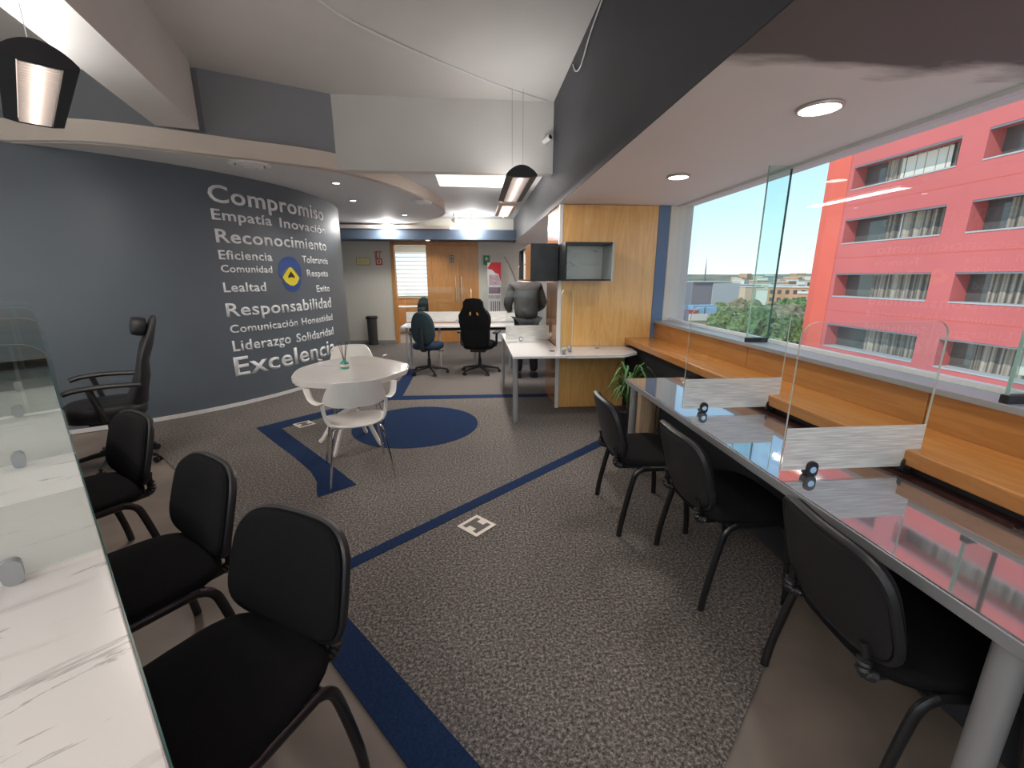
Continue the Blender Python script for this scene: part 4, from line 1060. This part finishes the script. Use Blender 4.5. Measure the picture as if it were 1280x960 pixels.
# log planter + spider plant between desk and column
lg = thing('log_planter', 'pale driftwood log stump under the far end of the window desk', 'planter', (1.42, 3.33, 0))
prof = [(.075, 0), (.095, .02), (.092, .2), (.100, .4), (.094, .55), (.098, .66), (.08, .67)]
bm = lathe(NB(), prof, 18)
for v in bm.verts:
    a = math.atan2(v.co.y, v.co.x); k = 1 + .10 * math.sin(3 * a + v.co.z * 4) + .05 * math.sin(7 * a); v.co.x *= k; v.co.y *= k
obj('stump', bm, 'log_wood', lg, True)
obj('crack', tube(NB(), [(.03, -.098, .1), (.045, -.095, .3), (.035, -.103, .45), (.05, -.095, .62)], .005, 6), 'bark', lg)
pl = thing('spider_plant', 'green spider plant with long arching leaves in front of the column', 'plant', (1.50, 3.98, 0))
obj('pot', lathe(NB(), [(.09, 0), (.12, .22), (.13, .24), (.11, .25)], 20), 'black_plastic', pl, True)
obj('soil', lathe(NB(), [(.11, .235), (.10, .245)], 16), 'bark', pl)
obj('stem', cyl(NB(), (0, 0, .24), (0, 0, .42), .02, .015, n=8), 'bark', pl)
for k in range(80):
    a = k * 2.4 + random.random() * .5; L = random.uniform(.16, .29); h = random.uniform(.12, .36); z0_ = random.choice([.28, .36, .40])
    bm = NB(); n = 7; prevv = None
    for i in range(n + 1):
        t_ = i / n; rr = L * t_; zz = z0_ + h * math.sin(min(1, t_ * 1.25) * PI * .62) - .12 * t_ ** 3; w = .011 * math.sin(PI * min(.97, t_ * .9 + .1)) + .001
        c_ = Vector((rr * math.cos(a), rr * math.sin(a), zz)); s_ = Vector((-math.sin(a), math.cos(a), 0)) * w
        cur = (bm.verts.new(c_ - s_), bm.verts.new(c_ + Vector((0, 0, -.003))), bm.verts.new(c_ + s_))
        if prevv:
            bm.faces.new((prevv[0], prevv[1], cur[1], cur[0])); bm.faces.new((prevv[1], prevv[2], cur[2], cur[1]))
        prevv = cur
    obj('leaf', bm, 'leaf', pl, True)

# ================================================================ PERSON (standing, back to the camera, leaning over the rear desk)
pe = thing('person', 'person in a charcoal long-sleeved shirt and black trousers standing with back to camera', 'person', (.775, 6.52, 0), R(4))
V = []; E_ = []
def vtx(x, y, z, r, r2=None, link=None):
    V.append((x, y, z, r, r2 if r2 else r)); i = len(V) - 1
    if link is not None: E_.append((link, i))
    return i
pel = vtx(0, -.02, .95, .135, .115)
wai = vtx(0, .02, 1.10, .125, .10, pel); che = vtx(0, .07, 1.28, .145, .11, wai); ush = vtx(0, .10, 1.42, .11, .09, che); nk = vtx(0, .125, 1.50, .05, .05, ush)
hd0 = vtx(0, .15, 1.60, .068, .075, nk); hd1 = vtx(0, .165, 1.69, .082, .092, hd0); hd2 = vtx(0, .16, 1.755, .055, .06, hd1)
for s in (-1, 1):
    sh_i = vtx(s * .175, .10, 1.395, .062, .062, ush); el = vtx(s * .265, .08, 1.13, .047, .047, sh_i); wr_ = vtx(s * .21, .30, 1.02, .032, .03, el); hn = vtx(s * .19, .37, 1.0, .036, .02, wr_)
    for k, (dx, L) in enumerate(((-.028, .065), (-.010, .078), (.009, .074), (.027, .058))):
        f1 = vtx(s * .19 + dx, .37 + .045, .995, .010, .010, hn); vtx(s * .19 + dx, .37 + .045 + L * .7, .965, .008, .008, f1)
    th_ = vtx(s * .155, .385, .99, .011, .011, hn); vtx(s * .135, .42, .975, .009, .009, th_)
    hp = vtx(s * .095, -.02, .88, .09, .095, pel); kn = vtx(s * .115, .02, .48, .060, .062, hp); an = vtx(s * .125, -.02, .09, .038, .042, kn); ft = vtx(s * .135, .10, .035, .036, .03, an); vtx(s * .14, .17, .028, .028, .022, ft)
body = skin_mesh('body', V, E_, ['skin'], pe, 2, pel)
SV = []; SE = []
def sv(x, y, z, r, r2, link=None):
    SV.append((x, y, z, r, r2)); i = len(SV) - 1
    if link is not None: SE.append((link, i))
    return i
a0 = sv(0, -.02, .86, .200, .165); a1 = sv(0, .015, 1.06, .195, .155, a0); a2 = sv(0, .065, 1.27, .215, .165, a1); a3 = sv(0, .10, 1.40, .165, .125, a2); sv(0, .125, 1.475, .075, .07, a3)
for s in (-1, 1):
    b0_ = sv(s * .19, .10, 1.375, .095, .095, a3); b1_ = sv(s * .275, .08, 1.13, .078, .076, b0_); b1b = sv(s * .25, .16, 1.08, .066, .064, b1_); sv(s * .215, .28, 1.028, .052, .050, b1b)
skin_mesh('shirt', SV, SE, ['shirt'], pe, 2, a0)
SV = []; SE = []
a0 = sv(0, -.02, .93, .170, .145)
for s in (-1, 1):
    h = sv(s * .095, -.02, .85, .105, .108, a0); k = sv(s * .115, .02, .48, .078, .080, h); sv(s * .125, -.015, .08, .062, .066, k)
skin_mesh('trousers', SV, SE, ['trousers'], pe, 2, a0)
for s in (-1, 1):
    bm = NB(); prism(bm, [(s * .13 + x, y) for x, y in [(-.045, -.07), (.045, -.07), (.05, .06), (.045, .17), (.015, .215), (-.02, .215), (-.045, .17), (-.05, .06)]], 0, .06)
    for v in bm.verts:
        if v.co.z > .05: v.co.x = s * .13 + (v.co.x - s * .13) * .85; v.co.z = .085 if v.co.y < .08 else .05
    obj('shoe', bm, 'black_plastic', pe, True)
bm = NB(); bmesh.ops.create_icosphere(bm, subdivisions=3, radius=1, matrix=Matrix.Translation((0, .145, 1.70)) @ Matrix.Diagonal((.093, .103, .10, 1)))
bmesh.ops.delete(bm, geom=[v for v in bm.verts if v.co.y > .19 and v.co.z < 1.74 or v.co.z < 1.63], context='VERTS')
obj('hair', bm, 'hair', pe, True)
bm = NB()
for s in (-1, 1): bmesh.ops.create_icosphere(bm, subdivisions=2, radius=1, matrix=Matrix.Translation((s * .088, .155, 1.665)) @ Matrix.Diagonal((.012, .022, .033, 1)))
obj('ears', bm, 'skin', pe, True)
bm = NB(); cyl(bm, (0, .245, 1.69), (0, .268, 1.655), .006, .016, 8); obj('nose', bm, 'skin', pe, True)
bm = NB()
for s in (-1, 1): bmesh.ops.create_icosphere(bm, subdivisions=2, radius=.012, matrix=Matrix.Translation((s * .032, .243, 1.69)))
obj('eyes', bm, 'sign_white', pe, True)
bm = NB(); tube(bm, [(-.025, .238, 1.625), (0, .246, 1.622), (.025, .238, 1.625)], .006, 6); obj('mouth', bm, 'skin', pe, True)

# ================================================================ OUTSIDE
struct('ground', box(2.6, 900, -200, 900, -14.2, -14), 'street')
hl = NB(); 
NXg, NYg = 24, 24; grid = []
for i in range(NXg + 1):
    row = []
    for j in range(NYg + 1):
        x = 40 + 760 * i / NXg; y = 70 + 830 * j / NYg; d = math.hypot(x, y)
        z = -13.9 + max(0, (d - 90)) * .032 + 3 * math.sin(x * .02 + 1) * math.sin(y * .017) * min(1, max(0, d - 100) / 150); z = min(z, 8 + 2 * math.sin(x * .01))
        row.append(hl.verts.new((x, y, z)))
    grid.append(row)
for i in range(NXg):
    for j in range(NYg): hl.faces.new((grid[i][j], grid[i + 1][j], grid[i + 1][j + 1], grid[i][j + 1]))
struct('hillside', hl, 'grass', smooth=True)

# red building
RX = 23.5
rb_ = thing('red_building', 'large coral red office building with recessed ribbon windows across the street', 'building', (RX, 0, 0))
rows = [(13.3, 14.65), (10.05, 11.4), (6.81, 8.14), (3.63, 5.06), (.35, 1.78), (-2.90, -1.45), (-6.2, -4.8), (-9.5, -8.0)]
cols = [(20.88, 26.9), (13.2, 19.75), (5.6, 12.0), (-2.0, 4.4), (-9.6, -3.2)]
YE = 28.3; YS = -14.0; ZT = 17.6; ZB = -14
def facade(bm, rows, cols, d=.9, th=.9):
    zs = [ZT]
    # horizontal spandrels
    prev = ZT
    for z0, z1 in rows:
        bx(bm, 0, th, YS, YE, z1, prev); prev = z0
    bx(bm, 0, th, YS, YE, ZB, prev)
    for z0, z1 in rows:
        ce = sorted(cols); y = YS
        for a, b in ce:
            bx(bm, 0, th, y, a, z0, z1); y = b
        bx(bm, 0, th, y, YE, z0, z1)
fb = NB(); facade(fb, rows, cols); obj('facade', fb, 'red_wall', rb_)
obj('core_walls', box(1.6, 14, YS + .1, YE - .1, ZB, ZT - .3), 'red_wall', rb_)
obj('end_wall', box(.0, 14, YE, YE + .25, ZB, ZT), 'red_corner', rb_)
obj('corner_pier', prism(NB(), [(-.35, YE - .2), (-.02, YE - 1.1), (-.02, YE + .3), (-.35, YE + .3)], ZB, ZT), 'red_corner', rb_)
for z in (12.4, 9.15, 5.9, 2.75, -.55, -3.75): obj('joint_groove', box(-.012, .0, YS, YE, z - .015, z + .015), 'red_corner', rb_)
obj('parapet_cap', box(-.06, .9, YS, YE + .25, ZT, ZT + .08), 'cream_ext', rb_)
for (z0, z1) in rows[:7]:
    for (a, b) in cols[:4]:
        w = obj('window', box(.86, .92, a, b, z0, z1), 'ext_glass', rb_)
        w['label'] = 'recessed ribbon window'
        # curtains: pleated, covering part of the opening
        cu = NB(); random.seed(int(a * 10 + z0 * 7)); st = a + random.uniform(0, .5); en = b - random.uniform(.6, 2.4)
        nn = int((en - st) / .12); prevv = None
        for k in range(nn + 1):
            y = st + (en - st) * k / nn; x = .80 + .05 * math.sin(k * 1.4) ; q = (cu.verts.new((x, y, z0 + .02)), cu.verts.new((x, y, z1 - .02)))
            if prevv: cu.faces.new((prevv[0], q[0], q[1], prevv[1]))
            prevv = q
        obj('curtain', cu, 'curtain', w)
        obj('window_sill', box(-.03, .86, a + .01, b - .01, z0 - .05, z0 + .02), 'conc_light', w)
        obj('window_head', box(.02, .14, a, b, z1 - .09, z1), 'conc_dark', w)
        bl_ = a + random.uniform(.6, 1.6)
        if random.random() < .7: obj('blind', box(.76, .78, bl_, bl_ + random.uniform(1.5, 3.0), z0 + random.uniform(0, .3), z1 - .1), 'house_white', w)
        obj('mullion', box(.82, .86, a + (b - a) * .5 - .03, a + (b - a) * .5 + .03, z0, z1), 'alu', w)
random.seed(11)
# neighbouring roof with tanks
nr = thing('parapet_building', 'low beige building with flat roof and parapet just outside the window', 'building', (21, 38, 0))
obj('walls', box(-16, 3.2, 0, 12, -14, -2.25), 'roof_beige', nr); obj('parapet', box(-16, 3.35, -.15, .15, -2.3, -1.72), 'house_white', nr); obj('end_block', box(1.9, 3.4, -.3, 2, -14, -1.70), 'roof_beige', nr)
for x, y, m_, l in ((-1.4, 2.4, 'tank_blue', 'pale blue water tank on the beige roof, leftmost'), (.15, 2.0, 'tank_blue', 'pale blue water tank on the beige roof, middle'), (1.5, 2.2, 'tank_blue', 'pale blue water tank on the beige roof, by the end wall'), (-2.7, 1.5, 'tank_red', 'low red water tank at the left on the beige roof'), (-.75, 1.3, 'tank_red', 'low red water tank between the blue ones on the beige roof')):
    t = thing('water_tank', l, 'tank', (21 + x, 38 + y, -2.25))
    hh = 1.15 if m_ == 'tank_blue' else .75
    obj('body', box(-.6, .6, -.5, .5, 0, hh, .06), m_, t); obj('lid', box(-.62, .62, -.52, .52, hh, hh + .06, .02), m_, t)
gb = thing('grey_building', 'flat grey block building with dark left wall and pale right wall beyond the trees', 'building', (67, 118, 0))
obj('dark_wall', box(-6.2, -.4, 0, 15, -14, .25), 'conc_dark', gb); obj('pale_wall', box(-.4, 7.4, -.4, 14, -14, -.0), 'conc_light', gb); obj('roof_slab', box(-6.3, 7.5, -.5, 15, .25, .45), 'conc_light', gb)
gb = thing('glass_building', 'pale grey distant building left of the dark grey block', 'building', (60, 138, 0))
obj('walls', box(-4.5, 4.5, 0, 14, -14, 2.2), 'conc_light', gb); obj('penthouse', box(0, 3.5, 2, 10, 2.2, 3.2), 'conc_light', gb)
for k in range(3): obj('window_band', box(-4.3, 4.3, -.05, 0, -4 + k * 2, -3.1 + k * 2), 'house_win', gb)
mst = thing('radio_mast', 'thin lattice radio mast on the horizon behind the grey block', 'mast', (95, 175, -4))
for a in range(3): obj('mast_leg', cyl(NB(), (.5 * math.cos(a * 2.1), .5 * math.sin(a * 2.1), 0), (0, 0, 13), .12, .05, n=6), 'conc_dark', mst)
for k in range(5): obj('brace', cyl(NB(), (-.4 * (1 - k / 6), 0, 2 + k * 2.4), (.4 * (1 - k / 6), 0, 3 + k * 2.4), .06, n=5), 'conc_dark', mst)
# far houses
def house(x, y, z, w, d, h, m_, label, win=False):
    t = thing('house', label, 'house', (x, y, z), random.uniform(-.3, .3) + .3, 'distant houses on the hillside')
    obj('walls', box(-w / 2, w / 2, -d / 2, d / 2, -6, h), m_, t); obj('roof', box(-w / 2 - .2, w / 2 + .2, -d / 2 - .2, d / 2 + .2, h, h + .35), 'house_white' if m_ != 'house_white' else 'house_tan', t)
    if win:
        bm = NB()
        for i in range(int(w / 2.6)):
            for j in range(max(1, int(h / 2.8))): bx(bm, -w / 2 + .8 + i * 2.6, -w / 2 + 2.0 + i * 2.6, -d / 2 - .06, -d / 2, .6 + j * 2.8 - 3, 1.9 + j * 2.8 - 3)
        obj('windows', bm, 'house_win', t)
HL = {'house_white': 'small white house among the distant hillside houses', 'house_orange': 'small orange brick house among the distant hillside houses', 'house_tan': 'small tan house among the distant hillside houses'}
spots = []
for k in range(2500):
    az = R(random.uniform(32, 43.6)); d = random.uniform(205, 470)
    x, y = d * math.sin(az), d * math.cos(az)
    if len(spots) >= 90 or any(math.hypot(x - a, y - b) < 15.5 for a, b in spots): continue
    spots.append((x, y)); z = -13.9 + (d - 90) * .032
    if z > 2: z = 2
    m_ = random.choice(['house_white', 'house_orange', 'house_tan', 'house_white'])
    house(x, y, z, random.uniform(7, 12), random.uniform(6, 9), random.uniform(4, 7), m_, HL[m_], d < 230)
for k, (az, d, w, h, m_) in enumerate(((40.9, 122, 12, 12.0, 'house_orange'), (37.4, 160, 12, 12.6, 'house_orange'), (42.9, 152, 12, 13.5, 'house_orange'), (41.3, 190, 18, 14.6, 'house_tan'))):
    x, y = d * math.sin(R(az)), d * math.cos(R(az))
    t = thing('apartment_block', ['orange apartment block with rows of windows beside the red building', 'narrow orange apartment block above the big tree', 'tall orange apartment block touching the red building edge', 'tan apartment block behind the orange ones'][k], 'building', (x, y, -14), R(-38))
    obj('walls', box(-w / 2, w / 2, -4, 4, 0, h), m_, t); obj('roof', box(-w / 2 - .2, w / 2 + .2, -4.2, 4.2, h, h + .3), 'house_white', t)
    for i in range(int(w / 2)):
        for j in range(3): obj('window', box(-w / 2 + .6 + i * 2, -w / 2 + 1.6 + i * 2, -4.06, -4, h - 1.9 - j * 2.3, h - .7 - j * 2.3), 'house_win', t)

def tree(x, y, z0, r, h, m_, label, n=9, leaves=700, group='trees beyond the window'):
    t = thing('tree', label, 'tree', (x, y, z0), 0, group)
    obj('trunk', tube(NB(), [(0, 0, 0), (.1, 0, h * .35), (0, .1, h * .6)], .3, 8, rads=[.35, .25, .15]), 'bark', t, True)
    bm = NB()
    for k in range(n):
        a = random.uniform(0, 2 * PI); rr = r * math.sqrt(random.random()) * .62; zc = h * random.uniform(.55, .92); s = r * random.uniform(.32, .5)
        q = bmesh.ops.create_icosphere(bm, subdivisions=3, radius=s, matrix=Matrix.Translation((rr * math.cos(a), rr * math.sin(a), zc)))
        for v in q['verts']:
            c_ = Vector((rr * math.cos(a), rr * math.sin(a), zc)); dv = v.co - c_
            v.co = c_ + dv * (1 + random.uniform(-.22, .18))
    vs_ = [v.co.copy() for v in bm.verts]
    for k in range(leaves):
        p = random.choice(vs_); d1 = Vector((random.gauss(0, 1), random.gauss(0, 1), random.gauss(0, 1))).normalized(); d2 = d1.orthogonal().normalized(); s = r * random.uniform(.025, .05)
        p = p + d1 * s * 1.5
        a_, b_, c_, d_q = (bm.verts.new(p + d1 * s), bm.verts.new(p + d2 * s * .6), bm.verts.new(p - d1 * s), bm.verts.new(p - d2 * s * .6))
        bm.faces.new((a_, b_, c_, d_q))
    f = obj('foliage', bm, m_, t); f['kind'] = 'stuff'
tree(21.9, 32.8, -14, 3.4, 12.9, 'tree_green', 'large green tree right below the window view between roof and red building', 22, 9000)
tree(20.3, 29.5, -14, 2.0, 12.0, 'tree_light', 'yellow green tree close to the end wall of the beige roof', 14, 5000)
tree(20.9, 28.2, -14, 1.9, 11.7, 'tree_light', 'yellow green tree in front of the large green tree', 14, 5000)
tree(27.0, 36.0, -14, 3.2, 12.0, 'tree_green', 'green tree beside the corner of the red building', 18, 7000)
tree(30.5, 46.0, -14, 3.4, 11.8, 'tree_green', 'green tree behind the large one, left of the orange blocks', 10, 1200)
ORD = ['first', 'second', 'third', 'fourth', 'fifth', 'sixth', 'seventh', 'eighth', 'ninth', 'tenth', 'eleventh', 'twelfth', 'thirteenth']
for k in range(13):
    az = 30.5 + k * .8; d = 72 + (k % 3) * 13; tree(d * math.sin(R(az)), d * math.cos(R(az)), -14, 4.1, random.uniform(9.4, 11.4), 'tree_brown' if k % 4 else 'tree_green', ('olive brown' if k % 4 else 'dark green') + ' tree in the row before the grey block, ' + ORD[k] + ' from the left', 7, 300)
